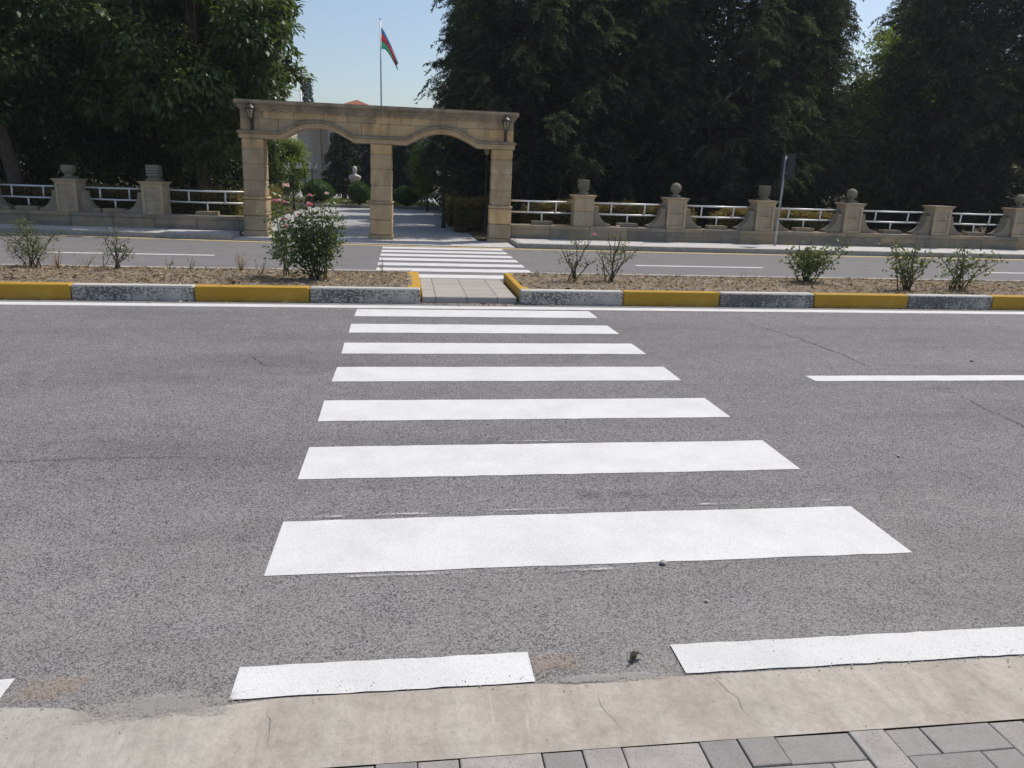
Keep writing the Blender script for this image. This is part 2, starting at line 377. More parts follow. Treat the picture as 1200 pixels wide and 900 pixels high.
# near pavement of herringbone pavers, with its bed
sheet('pavement_bed', [-30, 30], K(-8), K(1.841), -.010, 'joint_sand', kind='structure')
mb = MB(); random.seed(11)
bw, bl, gp = .118, .236, .0032
PT = []
for i in range(-34, 36):
    for j in range(-30, 14):
        # 90-degree herringbone
        x0 = .03+bw*(i); y0 = 1.84-bw*2+bw*j
        k = (i-j) % 4
        if k == 0: PT.append((x0, y0, bl, bw))
        elif k == 3: PT.append((x0, y0, bw, bl))
for (x, y, w, d) in PT:
    ya, yb = y, min(y+d, 1.838)
    if yb-ya < .02 or not (-4 < x < 4.2) or ya < -1.2: continue
    dz = random.uniform(-.004, .003)
    g = bmesh.ops.create_cube(mb.bm, size=1, matrix=Matrix.Translation((x+w/2, (ya+yb)/2, -.018+dz)) @ Matrix.Rotation(random.uniform(-.012, .012), 4, 'Z') @ Matrix.Rotation(random.uniform(-.012, .012), 4, 'X') @ Matrix.Diagonal((w-gp, yb-ya-gp, .05, 1)))
    fs = {f for v in g['verts'] for f in v.link_faces}; mb._tag(fs, random.random()**1.3)
    top = [e for e in {e for v in g['verts'] for e in v.link_edges} if all(v.co.z > -.01 for v in e.verts)]
    bmesh.ops.bevel(mb.bm, geom=top, offset=.005, segments=2, affect='EDGES', profile=.5)
mb.build('pavement', 'paver', jit=.0004, kind='structure')

def flatpoly(name, pts, z, mat, parent, edge=None, **kw):
    me = bpy.data.meshes.new(name); bm = bmesh.new()
    vs = [bm.verts.new((*p, z)) for p in pts]; bm.faces.new(vs); bm.normal_update()
    if bm.faces[:][0].normal.z < 0: bmesh.ops.reverse_faces(bm, faces=bm.faces[:])
    bm.to_mesh(me); bm.free(); me.materials.append(M[mat])
    return obj(name, me, parent, **kw)
def stripe(x0, x1, y0, y1, name, mat, parent, z=.0025, jit=.006, skew=0, step=.12, dr=None, **kw):
    n = max(2, int((x1-x0)/step)); dr = dr or (lambda x: 0)
    f = [(x, y0+dr(x)+random.uniform(-jit, jit)) for x in lin(x0, x1, n)]
    b = [(x, y1+dr(x)+random.uniform(-jit, jit)) for x in lin(x0+skew, x1+skew, n)]
    return flatpoly(name, f+b[::-1], z, mat, parent, **kw)
random.seed(5)
edges = [(2.936, 3.453), (3.977, 4.488), (4.993, 5.479), (6.013, 6.490), (7.002, 7.475), (7.974, 8.456), (8.933, 9.416)]
for a, b in edges: stripe(-.571, 2.295, a, b, 'crossing_stripe', 'white_paint', near_road, jit=.004, skew=random.uniform(-.008, .008))
stripe(-50, 60, 9.50, 9.70, 'edge_line', 'white_paint', near_road, jit=.006, step=.4)
stripe(3.475, 9.5, 5.975, 6.155, 'lane_line', 'white_paint', near_road, jit=.004)
stripe(-12.5, -6.5, 5.975, 6.155, 'lane_line', 'white_paint', near_road, jit=.004)
for a, b, m in ((-.545, .42, 'white_paint'), (.935, 2.75, 'white_paint_worn'), (-2.25, -1.235, 'white_paint')):
    stripe(a, b, 2.16, 2.325, 'gutter_line', m, near_road, z=.005, jit=.003, step=.06)
# remains of an earlier paint pass beside the first two stripes, stains, cracks
def edged(name, x0, x1, y0, y1, mat, parent, z=.008):
    V = []; Q = []; E = []
    nx, ny = 24, 5
    for i in range(nx+1):
        for j in range(ny+1):
            u, v = i/nx, j/ny; V.append((x0+(x1-x0)*u, y0+(y1-y0)*v, z))
            E.append(1-max(abs(2*u-1)**4, abs(2*v-1)**2)*1.)
    for i in range(nx):
        for j in range(ny): a = i*(ny+1)+j; Q.append((a, a+ny+1, a+ny+2, a+1))
    me = np_mesh(name, V, Q, mat)
    a = me.attributes.new('edge', 'FLOAT', 'POINT'); a.data.foreach_set('value', np.array(E, np.float32))
    return obj(name, me, parent)
for x0, x1, y0, y1 in ((-.60, -.25, 3.468, 3.50), (-.22, .30, 3.475, 3.51), (.35, 1.05, 3.49, 3.525), (1.45, 1.70, 3.50, 3.53), (2.15, 2.32, 3.51, 3.545), (.5, 1.2, 4.515, 4.55), (-.4, .5, 2.885, 2.915), (.6, .95, 2.87, 2.9)):
    edged('paint_smear', x0, x1, y0, y1, 'paint_smear', near_road)
edged('tan_stain', -1.22, -.98, 2.17, 2.34, 'tan_stain', near_road, .0075); edged('tan_stain', .40, .60, 2.17, 2.34, 'tan_stain', near_road, .0075)
edged('cement_smear', -1.0, -.5, 2.07, 2.22, 'cement_smear', near_road, .007); edged('cement_smear', .44, .9, 2.13, 2.19, 'cement_smear', near_road, .007)
edged('oil_stain', .85, 1.35, 3.58, 3.76, 'oil_stain', near_road, .006)
def crack(pts, w, seed, z=.0045, parent=None):
    random.seed(seed); P = []
    for (x0, y0), (x1, y1) in zip(pts, pts[1:]):
        n = max(2, int(math.hypot(x1-x0, y1-y0)/.035))
        for i in range(n): P.append((x0+(x1-x0)*i/n+random.gauss(0, .008), y0+(y1-y0)*i/n+random.gauss(0, .008)))
    V = []; Q = []
    for i, (x, y) in enumerate(P):
        a = P[max(0, i-1)]; b = P[min(len(P)-1, i+1)]; d = (b[0]-a[0], b[1]-a[1]); L = math.hypot(*d) or 1
        ww = w*random.uniform(.15, 1.)*min(1, 6*min(i, len(P)-1-i)/len(P)+.1)
        V += [(x-d[1]/L*ww, y+d[0]/L*ww, z), (x+d[1]/L*ww, y-d[0]/L*ww, z)]
    for i in range(len(P)-1): Q.append((2*i, 2*i+1, 2*i+3, 2*i+2))
    return obj('crack', np_mesh('crack', V, Q, 'crack'), parent)
crack([(3.85, 9.0), (4.08, 8.61), (4.27, 7.72), (4.31, 7.02), (4.27, 6.2)], .006, 1, parent=near_road)
crack([(4.27, 5.95), (4.33, 5.74), (4.5, 5.55), (4.43, 5.3), (4.37, 4.71), (4.3, 4.3)], .005, 2, parent=near_road)
crack([(4.33, 5.74), (4.52, 5.72), (4.6, 5.66)], .005, 12, parent=near_road)
crack([(-2.6, 4.30), (-2.21, 4.33), (-1.94, 4.33), (-1.69, 4.37), (-1.32, 4.35), (-1.0, 4.33)], .0035, 3, parent=near_road)
crack([(-1.35, 6.9), (-1.2, 6.6), (-1.05, 6.45)], .004, 4, parent=near_road)
crack([(1.15, 3.68), (1.6, 3.62), (1.9, 3.60)], .0025, 5, parent=near_road)
for x0, a, b, s in ((-.42, 2.13, 1.86, 21), (.60, 2.12, 1.86, 23), (1.02, 2.15, 1.88, 25)):
    c_ = crack([(x0, a), (x0+.02, (a+b)/2), (x0+.05, b)], .0008, s, .006, near_road)

# far road markings
fs_c = [12.68, 13.52, 14.36, 15.20, 16.0, 16.8, 17.58]
for c_ in fs_c: stripe(-.48, 2.2, c_-.225, c_+.225, 'crossing_stripe', 'white_paint', far_road, jit=.005, step=.3)
random.seed(6)
stripe(-6.46, -3.54, 15.22, 15.36, 'lane_line', 'white_paint', far_road, jit=.004); stripe(4.5, 7.15, 14.75, 14.89, 'lane_line', 'white_paint', far_road, jit=.004)
stripe(-14.5, -10, 15.4, 15.54, 'lane_line', 'white_paint', far_road); stripe(12, 15, 14.6, 14.74, 'lane_line', 'white_paint', far_road)
stripe(-20, 40, -.30, -.10, 'yellow_line', 'yellow_paint', far_road, jit=.01, step=.4, dr=KY)

# ------------------------------------------------------------------ median
MX0, MX1 = .22, 1.46      # gap for the crossing
def soil_z(x, y):
    e = min(1, min(y-10.0, 11.75-y)/.25)
    return .165+.05*max(0, e)*(.6+.8*mnoise.noise((x*.7, y*1.3, 0)))+.02*mnoise.noise((x*3, y*3, 3))
sheet('median_soil', lin(-24, .1, 160), K(10.02), K(11.72), soil_z, 'soil', ny=14, kind='structure')
sheet('median_soil', lin(1.58, 34, 200), K(10.02), K(11.72), soil_z, 'soil', ny=14, kind='structure')
KH = .19
def kerb_stone(x0, x1, colour, label):
    mb = MB(); cx = (x0+x1)/2
    mb.box((0, 0, KH/2-.03), (x1-x0-.008, .15, KH+.06), .022, seg=3)
    o = mb.build('kerb_stone', 'kerb_yellow' if colour == 'y' else 'kerb_white_worn', jit=.0025, label=label, cat='kerb', group='painted kerb stones along the median')
    o.location = (cx, 9.965, 0); o.rotation_euler = (0, 0, random.uniform(-.003, .003))
random.seed(9)
for x0, x1, c_, lb in (
    (-5.36, -3.98, 'y', 'yellow painted kerb stone cut by the left edge of the photo, below the feathery shrub'),
    (-3.98, -2.56, 'w', 'worn white kerb stone below the thin leggy rose, between two yellow ones on the left'),
    (-2.56, -1.18, 'y', 'yellow kerb stone in front of the big pink rose bush'),
    (-1.18, .20, 'w', 'dark worn white kerb stone ending at the left side of the median gap'),
    (1.49, 2.87, 'w', 'black and white flaking kerb stone starting at the right side of the median gap'),
    (2.87, 4.21, 'y', 'yellow kerb stone next to the flaking one right of the median gap'),
    (4.21, 5.57, 'w', 'flaking white kerb stone midway between the gap and the right edge'),
    (5.57, 6.97, 'y', 'yellow kerb stone below the low bushy rose by the road sign'),
    (6.97, 8.27, 'w', 'blackened white kerb stone below the two roses at the far right'),
    (8.27, 9.65, 'y', 'yellow kerb stone cut by the right edge of the photo')):
    kerb_stone(x0, x1, c_, lb)
mb = MB().box((-.005+.12, 10.88, KH/2-.03), (.19, 1.66, KH+.056), .02); mb.build('kerb_stone', 'kerb_yellow', jit=.002, label='yellow kerb along the left side of the paved median gap, running away from the camera', cat='kerb', group='painted kerb stones along the median')
mb = MB().box((1.565, 10.88, KH/2-.03), (.15, 1.66, KH+.056), .02); mb.build('kerb_stone', 'kerb_yellow', jit=.002, label='yellow kerb along the right side of the paved median gap, running away from the camera', cat='kerb', group='painted kerb stones along the median')
mb = MB()
for a, b in ((-24, .1), (1.58, 34)):
    x = a
    while x < b-.1:
        e = min(x+1.4, b); mb.box(((x+e)/2, 11.80, KH/2-.03), (e-x-.006, .14, KH+.056), .015, r=.5); x = e
for a, b in ((-24, -5.36), (9.65, 34)):
    x = a
    while x < b-.1:
        e = min(x+1.37, b); mb.box(((x+e)/2, 9.965, KH/2-.03), (e-x-.006, .15, KH+.056), .02, r=.5); x = e
mb.build('kerb', 'kerb_concrete', kind='structure')
# paved ramp through the gap
mb = MB().box(((MX0+MX1)/2, 10.88, .02), (MX1-MX0-.01, 1.84, .12), .012); mb.build('crossing_ramp', 'ramp_paving', kind='structure')

# ------------------------------------------------------------------ far side: kerb, sidewalk, passage
FY = lambda x: 19.50+far_drift(x)      # front of the boundary wall
def side(xa, xb, drop_at):
    xs = lin(xa, xb, int((xb-xa)/.5))
    sheet('sidewalk', xs, lambda x: KY(x)+.12, lambda x: FY(x)+.1, .112, 'sidewalk_slabs', kind='structure')
    mb = MB()
    x = xa
    while x < xb-.05:
        e = min(x+.95, xb); c = (x+e)/2; a = math.atan2(KY(e)-KY(x), e-x)
        mb.box((0, 0, 0), (e-x+.004, .13, .25), .014, mtx=Matrix.Translation((c, KY(c)+.07, -.010)) @ Matrix.Rotation(a, 4, 'Z')); x = e
    # return kerb at the dropped crossing
    mb.box((drop_at, (KY(drop_at)+FY(drop_at))/2+.09, -.0095), (.13, FY(drop_at)-KY(drop_at)-.12, .252), .014)
    mb.build('sidewalk_kerb', 'kerb_concrete', kind='structure')
side(-22, -3.95, -4.02); side(2.62, 34, 2.68)
sheet('passage_apron', lin(-3.95, 2.6, 14), lambda x: KY(x)-.02, lambda x: 20.4, .012, 'sidewalk_slabs', kind='structure')
sheet('park_path', [-4.3, -2, 0, 1.85], lambda x: 20.4, K(36.4), .013, 'passage_paving', kind='structure')
sheet('park_path', [-12, 6], K(36.4), K(79.9), .013, 'passage_paving', kind='structure')
sheet('park_ground', [-60, -4.3], lambda x: 19.9 if x > -5 else 26, K(36.4), .05, 'park_soil', kind='structure')
sheet('park_ground', lin(-22, -4.3, 30), lambda x: FY(x)+.3, lambda x: max(26.5, FY(x)+.6), .054, 'park_soil', kind='structure')
sheet('park_ground', [1.85, 60], K(19.75), K(36.4), .05, 'park_soil', kind='structure')
sheet('park_ground', [-90, -12], K(36.4), K(120), .03, 'park_soil', kind='structure')
sheet('park_ground', [6, 90], K(36.4), K(120), .03, 'park_soil', kind='structure')
# flower bed
sheet('flower_bed', lin(-7, 1.6, 20), K(36.95), K(43), lambda x, y: .10+.03*mnoise.noise((x, y, 1)), 'soil', ny=8, kind='structure')
mb = MB()
for i in range(9): mb.box((-7+.5+i*.96, 36.88, .07), (.95, .14, .16), .015)
mb.build('bed_kerb', 'kerb_concrete', kind='structure')

# ------------------------------------------------------------------ boundary walls with pillars and rails
def finial(kind, parent, z):
    mb = MB()
    if kind == 'ball':
        mb.box((0, 0, z+.02), (.26, .26, .04), .006)
        mb.lathe([(.11, .04), (.115, .06), (.07, .085), (.065, .10)] + [(.14*math.sin(a), .235-.14*math.cos(a)) for a in [PI*k/12 for k in range(2, 12)]]+[(.02, .375)], (0, 0, z), 24)
    elif kind == 'urn':
        mb.box((0, 0, z+.02), (.27, .27, .04), .006)
        mb.lathe([(.12, .04), (.125, .06), (.10, .085), (.095, .10), (.12, .115)] + [(.125+.006*(k % 2)+.012*k/14, .115+.018*k) for k in range(14)] + [(.15, .365), (.12, .372)], (0, 0, z), 18)
        for k in range(5):
            for j in range(14):
                a = 2*PI*(j+.5*(k % 2))/14; rr = .131+.002*k
                mb.box((0, 0, 0), (.046, .036, .034), .007, r=.5, seg=1, mtx=Matrix.Translation((rr*math.cos(a), rr*math.sin(a), z+.155+.05*k)) @ Matrix.Rotation(a+PI/2, 4, 'Z'))
    elif kind == 'bowl':
        mb.box((0, 0, z+.02), (.27, .27, .04), .006)
        mb.lathe([(.12, .04), (.10, .08), (.085, .10), (.13, .13), (.165, .18), (.175, .24), (.165, .30), (.175, .32), (.14, .325), (.02, .30)], (0, 0, z), 22)
    elif kind == 'cube':
        mb.box((0, 0, z+.03), (.32, .30, .06), .008); mb.box((0, 0, z+.085), (.24, .24, .05), .006)
        for k in range(4): mb.box((0, 0, z+.15+.068*k), (.29-.004*(k % 2), .29-.004*(k % 2), .064), .012)
    return mb.build('finial', 'finial_stone', parent, jit=.0015)
WT = .45      # top of the wall
def boundary_wall(name_label, xa, xb, pillars, end_a, end_b):
    """pillars: (x, finial, panelled, bracket_left, bracket_right)"""
    root = empty('boundary_wall', (0, 0, 0), 0, name_label, 'wall'); root['kind'] = 'thing'
    base = MB(); cop = MB()
    x = xa
    while x < xb-.05:
        e = min(x+1.0, xb); c = (x+e)/2; a = math.atan2(FY(e)-FY(x), e-x)
        R = Matrix.Translation((c, FY(c)+.25, 0)) @ Matrix.Rotation(a, 4, 'Z')
        for k in range(2): base.box((0, 0, .04+.10+k*.145), (e-x-.004, .46+.004*k, .148), .004, mtx=R, seg=1)
        cop.box((0, 0, WT-.045), (e-x-.003, .52, .09), .012, mtx=R)
        x = e
    base.build('base_wall', 'fence_stone_grey', root); cop.build('coping', 'fence_stone_grey', root)
    for (px, fin, panel, bl, br) in pillars:
        a = math.atan2(FY(px+.3)-FY(px-.3), .6)
        W, D, H0 = .50, .46, .70
        mb = MB(); z0 = WT-.002
        if panel:
            mb.box((0, .01, z0+H0/2), (W-.02, D-.02, H0), .006, r=.4)
            # frame strips round two sunken panels, front and back
            for sy in (-1, 1):
                y = sy*(D/2-.006)
                for sx in (-1, 1): mb.box((sx*(W/2-.035), y, z0+H0/2), (.07, .03, H0), .006, r=.7)
                for zz, hh in ((.035, .07), (H0*.5, .035), (H0-.03, .06)): mb.box((0, y, z0+zz), (W-.142, .028, hh), .005, r=.7)
        else:
            mb.box((0, 0, z0+H0*.27), (W, D, H0*.54), .01, r=.35); mb.box((0, 0, z0+H0*.77), (W-.004, D-.004, H0*.458), .01, r=.75)
        p = mb.build('pillar', 'fence_stone', root); p.location = (px, FY(px)+.25, 0); p.rotation_euler = (0, 0, a)
        mb = MB(); mb.box((0, 0, z0+H0+.022), (W+.05, D+.05, .044), .008); mb.box((0, 0, z0+H0+.058), (W+.11, D+.11, .03), .008); mb.build('cap', 'fence_stone', p)
        if fin: finial(fin, p, z0+H0+.073)
        for s_, on in ((-1, bl), (1, br)):
            if not on: continue
            w, h = .47, .50
            pts = [(s_*W/2, z0), (s_*(W/2+w), z0), (s_*(W/2+w), z0+.07)]
            for k in range(1, 10):
                t_ = k/10*PI/2; pts.append((s_*(W/2+w-(w-.13)*math.sin(t_)), z0+.07+(h-.07)*(1-math.cos(t_))))
            pts += [(s_*(W/2+.13), z0+h), (s_*W/2, z0+h)]
            MB().prism(pts, 'y', -.15, .15, r=.5, bev=.008).build('bracket', 'fence_stone_grey', p)
    xs = [p[0] for p in pillars]
    bays = ([(end_a, xs[0]-.25)] if end_a is not None else [])+[(a+.25, b-.25) for a, b in zip(xs, xs[1:])]+([(xs[-1]+.25, end_b)] if end_b is not None else [])
    for a, b in bays:
        mb = MB(); off = .33
        P = lambda x, z: (x, FY(x)+off, z)
        for z in (1.03, .755): mb.tube([P(a-.02, z), P((a+b)/2, z-.006), P(b+.02, z)], .022, 8)
        L = b-a
        for f in (.27, .73): mb.tube([P(a+L*f, .755), P(a+L*f+.01, 1.02)], .02, 8)
        mb.tube([P(a+L/2, WT+.06), P(a+L/2, .745)], .02, 8)
        mb.build('railing', 'rail_metal', root)
        c = (a+b)/2
        fb = MB().box((0, 0, WT+.045), (.52, .26, .10), .01); o = fb.build('footing_block', 'fence_stone_grey', root); o.location = (c, FY(c)+.30, 0)
random.seed(21)
boundary_wall('pale stone boundary wall with white rails and topped pillars, right of the gateway', 2.66, 30,
    [(4.50, 'urn', False, False, True), (6.92, 'ball', True, True, True), (9.32, 'urn', True, True, True), (11.78, 'ball', True, True, True), (14.35, None, True, True, True), (16.75, 'ball', True, True, True), (19.2, 'urn', True, True, True)], 2.7, None)
boundary_wall('shaded stone boundary wall with white rails and topped pillars, left of the gateway', -22, -3.84,
    [(-10.2, 'ball', True, True, True), (-8.05, 'bowl', True, True, True), (-6.02, 'cube', True, True, False)], None, -3.86)

# ------------------------------------------------------------------ the gateway
gate = empty('stone_gateway', (-.6, 19.64, 0), -.038, 'tan sandstone gateway with two shallow arches over the park passage', 'gateway', None, .008)
GX = (-2.97, .03, 2.96)        # pillar centres, local
PW, PD = .50, .52
HB = 2.27                      # underside of the beam
random.seed(31)
for gx in GX:
    mb = MB()
    mb.box((gx, PD/2, .05), (PW+.10, PD+.10, .14), .012)
    z = .12; hs = [.36, .38, .07, .37, .38, .35, .24]
    for i, h in enumerate(hs):
        w = PW+(.045 if i < 2 else (.085 if i == 2 else 0))
        mb.box((gx, PD/2, z+h/2), (w, PD+w-PW, h-.008), .026); z += h
    mb.box((gx, PD/2, (.1+HB)/2), (PW-.03, PD-.03, HB-.12), 0, r=.2)
    mb.build('pillar', 'sandstone', gate)
def arch_z(x):
    for c in ((GX[0]+GX[1])/2, (GX[1]+GX[2])/2):
        u = abs(x-c)/.86
        if u < 1:
            zz = .30*math.cos(u*PI/2)**1.0 if u < .62 else None
            # rounded crown running into straight shoulders
            k = .62; zk = .30*math.cos(k*PI/2)
            return zz if zz is not None else zk*(1-u)/(1-k)
    return 0.
XL, XR = GX[0]-PW/2-.01, GX[2]+PW/2+.01
xs = lin(XL, XR, 150)
TOP = 3.13
mb = MB()
low = [(x, HB+arch_z(x)+.02) for x in xs]
def strip(mb, xs, zlo, zhi, ya, yb, r):
    F = [[mb.bm.verts.new((x, y, z(x))) for x in xs] for z, y in ((zlo, ya), (zhi, ya), (zhi, yb), (zlo, yb))]
    fs = []
    for k in range(4):
        A, B = F[k], F[(k+1) % 4]
        for i in range(len(xs)-1): fs.append(mb.bm.faces.new((A[i], A[i+1], B[i+1], B[i])))
    for i in (0, -1): fs.append(mb.bm.faces.new([F[k][i] for k in range(4)]))
    mb._tag(fs, r)
# two courses of blocks with fine joints
c1 = 2.72
edges_ = [XL, -2.35, -1.75, -1.1, -.42, .20, .85, 1.5, 2.1, 2.6, XR]
for a, b in zip(edges_, edges_[1:]):
    strip(mb, lin(a+.006, b-.006, 22), lambda x: HB+arch_z(x)+.03, lambda x: max(c1-.006, HB+arch_z(x)+.10), .02, PD-.02, random.random())
edges_ = [XL, -2.7, -2.0, -1.3, -.75, -.1, .5, 1.2, 1.85, 2.35, 2.85, XR]
for a, b in zip(edges_, edges_[1:]):
    strip(mb, lin(a+.006, b-.006, 14), lambda x: max(c1+.006, HB+arch_z(x)+.106), lambda x: 2.92, .02, PD-.02, random.random())
strip(mb, lin(XL+.01, XR-.01, 120), lambda x: HB+arch_z(x)+.035, lambda x: 2.93, .035, PD-.035, .1)
mb.build('beam', 'sandstone', gate)
mb = MB()
xs2 = lin(XL-.035, XR+.035, 180)
strip(mb, xs2, lambda x: HB+arch_z(x), lambda x: HB+arch_z(x)+.10, -.015, PD+.015, .5)
mb.build('arch_moulding', 'sandstone', gate)
mb = MB()
strip(mb, lin(XL-.075, XR+.075, 180), lambda x: HB+arch_z(x)+.115, lambda x: HB+arch_z(x)+.155, -.065, PD+.065, .5)
strip(mb, lin(XL-.045, XR+.045, 180), lambda x: HB+arch_z(x)+.155, lambda x: HB+arch_z(x)+.18, -.03, PD+.03, .5)
strip(mb, lin(XL-.05, XR+.05, 180), lambda x: HB+arch_z(x)+.10, lambda x: HB+arch_z(x)+.115, -.04, PD+.04, .5)
mb.build('arch_ledge', 'sandstone_weathered', gate)
mb = MB()
for o_, za, zb in ((.03, 2.92, 2.965), (.055, 2.965, 3.02), (.09, 3.02, 3.045), (.11, 3.045, 3.10), (.085, 3.10, TOP)):
    mb.box(((XL+XR)/2, PD/2, (za+zb)/2), (XR-XL+2*o_, PD+2*o_, zb-za), .006, r=.5)
mb.build('cornice', 'sandstone_weathered', gate, jit=.003)
mb = MB(); n = 33
for i in range(n):
    cx = XL+.1+(XR-XL-.2)*i/(n-1)
    pts = [(cx+.085*math.cos(PI+PI*k/8), 2.922+.045*math.sin(PI+PI*k/8)) for k in range(9)]
    mb.prism(pts, 'y', -.03, .03, r=.5)
mb.build('scallop_trim', 'sandstone_weathered', gate)
GM = Matrix.Translation(gate.location) @ gate.rotation_euler.to_matrix().to_4x4()

def wall_lantern(lx, label):
    p = GM @ Vector((lx, .02, 2.44))
    root = empty('wall_lantern', p, -.038, label, 'lantern', 'lanterns on the gateway front')
    mb = MB(); mb.box((0, -.012, .13), (.075, .024, .28), .006)
    mb.tube([(0, -.02, .05), (0, -.07, .06), (0, -.13, .13), (0, -.15, .22)], [.022, .022, .02, .018], 8)
    mb.tube([(0, -.02, .22), (0, -.09, .24), (0, -.15, .215)], .012, 6)
    mb.lathe([(.018, .20), (.03, .22), (.045, .25), (.05, .275)], (0, -.15, 0), 12); mb.build('bracket', 'lantern_metal', root)
    mb = MB()
    for k in range(6):
        a = 2*PI*(k+.5)/6; mb.tube([(.052*math.cos(a), -.15+.052*math.sin(a), .27), (.10*math.cos(a), -.15+.10*math.sin(a), .47)], .009, 5)
    mb.build('cage', 'lantern_metal', root)
    MB().lathe([(.046, .275), (.092, .465)], (0, -.15, 0), 6).build('glass', 'lantern_glass', root)
    MB().lathe([(.115, .462), (.125, .475), (.10, .51), (.06, .55), (.045, .56), (.045, .575), (.02, .60), (.022, .615), (.006, .65)], (0, -.15, 0), 12).build('lid', 'lantern_metal', root)
wall_lantern(GX[0]+.02, 'dark metal wall lantern on the left end of the gateway')
wall_lantern(GX[2]+.06, 'dark metal wall lantern on the right end of the gateway')

# ------------------------------------------------------------------ road sign seen from behind
sg = empty('road_sign', (9.44, 19.05, .112), 0, 'grey road sign on a leaning pole, seen from behind on the far sidewalk', 'road sign')
MB().tube([(0, 0, -.02), (.005, 0, 1.), (.02, .01, 2.22)], .026, 10).build('pole', 'galvanised', sg)
R_ = Matrix.Translation((.05, .035, 1.99)) @ Matrix.Rotation(-1.12, 4, 'Z')
mb = MB().box((.06, .02, 0), (.40, .012, .56), .004, mtx=R_); mb.build('plate', 'sign_back', sg)
mb = MB().box((.06, .0285, 0), (.38, .003, .54), 0, mtx=R_); mb.build('sign_face', 'sign_face', sg)
for z in (-.18, .18): MB().box((.0, .004, z), (.12, .02, .03), .003, mtx=R_).build('clamp', 'galvanised', sg)

# ------------------------------------------------------------------ vegetation
def quads_from(P, A, Lg, Wd, rnd_, flat=None, fold=.0):
    """kite-shaped leaves: base P, axis A, length Lg, width Wd"""
    n = len(P); A = unit(A)
    r = rng.normal(size=(n, 3)) if flat is None else flat+rng.normal(size=(n, 3))*.45
    s_ = unit(np.cross(A, r)); up = np.cross(s_, A)
    Lg = np.broadcast_to(Lg, n)[:, None]; Wd = np.broadcast_to(Wd, n)[:, None]
    v0 = P; v2 = P+A*Lg - up*Lg*fold; m = P+A*Lg*.45+up*Lg*.05
    V = np.stack([v0, m+s_*Wd/2, v2, m-s_*Wd/2], 1).reshape(-1, 3)
    return V, np.arange(4*n).reshape(n, 4), rnd_
def leaf_mesh(name, P, A, Lg, Wd, mat, r=None, flat=None):
    r = np.clip(rng.normal(.45, .22, len(P)), 0, 1) if r is None else r
    V, Q, r = quads_from(P, A, Lg, Wd, r, flat, .12)
    return np_mesh(name, V, Q, mat, r)

def conifer_mesh(H, R, z0, seed, nb=320, nfing=23, per=52, pw=.55):
    g = np.random.default_rng(seed)
    Ps = []; As = []; Rn = []; limbs = []
    for i in range(nb):
        f = (i+.5)/nb; z = z0+(H-z0)*(1-(1-f)**1.0)
        az = i*2.39996+g.normal(0, .25)
        rel = (z-z0)/(H-z0)
        L = R*((1-rel)**pw)*g.uniform(.62, 1.12)*(1 if rel > .08 else .75)
        if L < .25: L = .25
        nf = int(nfing*(L/R))+4
        d = np.array([math.cos(az), math.sin(az), 0.]); sd = np.array([-d[1], d[0], 0.])
        slope = .25-.55*(1-rel)
        q = lambda t: np.stack([d[0]*L*t, d[1]*L*t, z+L*t*slope*.7+L*.30*t**3], -1)
        limbs.append([tuple(q(np.array(t))) for t in (0., .4, .75, 1.)])
        tf = g.power(1.35, nf); tw = g.uniform(-1, 1, nf); fl = g.uniform(.32, .92, nf)*min(1., .55+L/3)*(1.15-.45*tf)
        base = q(tf); br = g.normal(0, .13)
        fd = unit(d*(.75+.3*g.random((nf, 1)))+sd*(tw*1.1)[:, None]+np.array([0, 0, 1.])*g.normal(.10, .22, nf)[:, None])
        k = np.repeat(np.arange(nf), per); n = len(k)
        u = g.power(1.15, n); drp = g.uniform(.25, .95, nf)[k]
        P = base[k]+fd[k]*(fl[k]*u)[:, None]; P[:, 2] -= fl[k]*drp*u**2*.9
        tan = fd[k]-np.array([0, 0, 1.])*(drp*u*1.6)[:, None]
        P += g.normal(0, 1, (n, 3))*(.045*(1.15-u))[:, None]
        A = tan*1.0+g.normal(0, .55, (n, 3))
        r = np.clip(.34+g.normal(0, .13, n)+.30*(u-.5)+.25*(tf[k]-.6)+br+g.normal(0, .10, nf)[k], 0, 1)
        Ps.append(P); As.append(A); Rn.append(r)
    P = np.concatenate(Ps); A = np.concatenate(As); r = np.concatenate(Rn)
    return P, A, r, limbs
CON = []
for sd_, (H, R) in enumerate(((11.5, 3.3), (12.5, 2.9))):
    P, A, r, limbs = conifer_mesh(H, R, .55, 40+sd_)
    n = len(P); Lg = rng.uniform(.06, .13, n); Wd = Lg*rng.uniform(.2, .36, n)
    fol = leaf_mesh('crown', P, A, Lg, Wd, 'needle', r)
    mb = MB(); mb.tube([(0, 0, -.1), (.02, 0, 1), (0, .03, H*.5), (0, 0, H-.2)], [.24, .19, .12, .02], 10)
    trunk = mb.mesh('trunk', 'bark')
    mb = MB()
    for l in limbs[::1]: mb.tube(l, [.028, .02, .012, .004], 4, cap=False)
    CON.append((trunk, mb.mesh('limbs', 'bark'), fol))
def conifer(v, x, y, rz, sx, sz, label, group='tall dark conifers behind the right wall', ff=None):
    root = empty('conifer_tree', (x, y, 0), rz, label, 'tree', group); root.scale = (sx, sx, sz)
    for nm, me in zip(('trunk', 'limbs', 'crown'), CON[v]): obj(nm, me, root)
    return root
conifer(0, 3.75, 24.6, .3, 1.08, 1.0, 'broad dark conifer right behind the gateway, its branches reaching over the flag gap')
conifer(1, 7.0, 25.5, 1.7, 1.08, .92, 'tall dark conifer behind the first ball topped pillar right of the gateway')
conifer(0, 10.1, 25.2, 2.9, 1.0, .94, 'conifer with drooping pale green sprays behind the road sign')
conifer(1, 12.8, 26.0, 4.0, 1.0, .92, 'dark conifer behind the second ball topped pillar, left of the small sky gap')
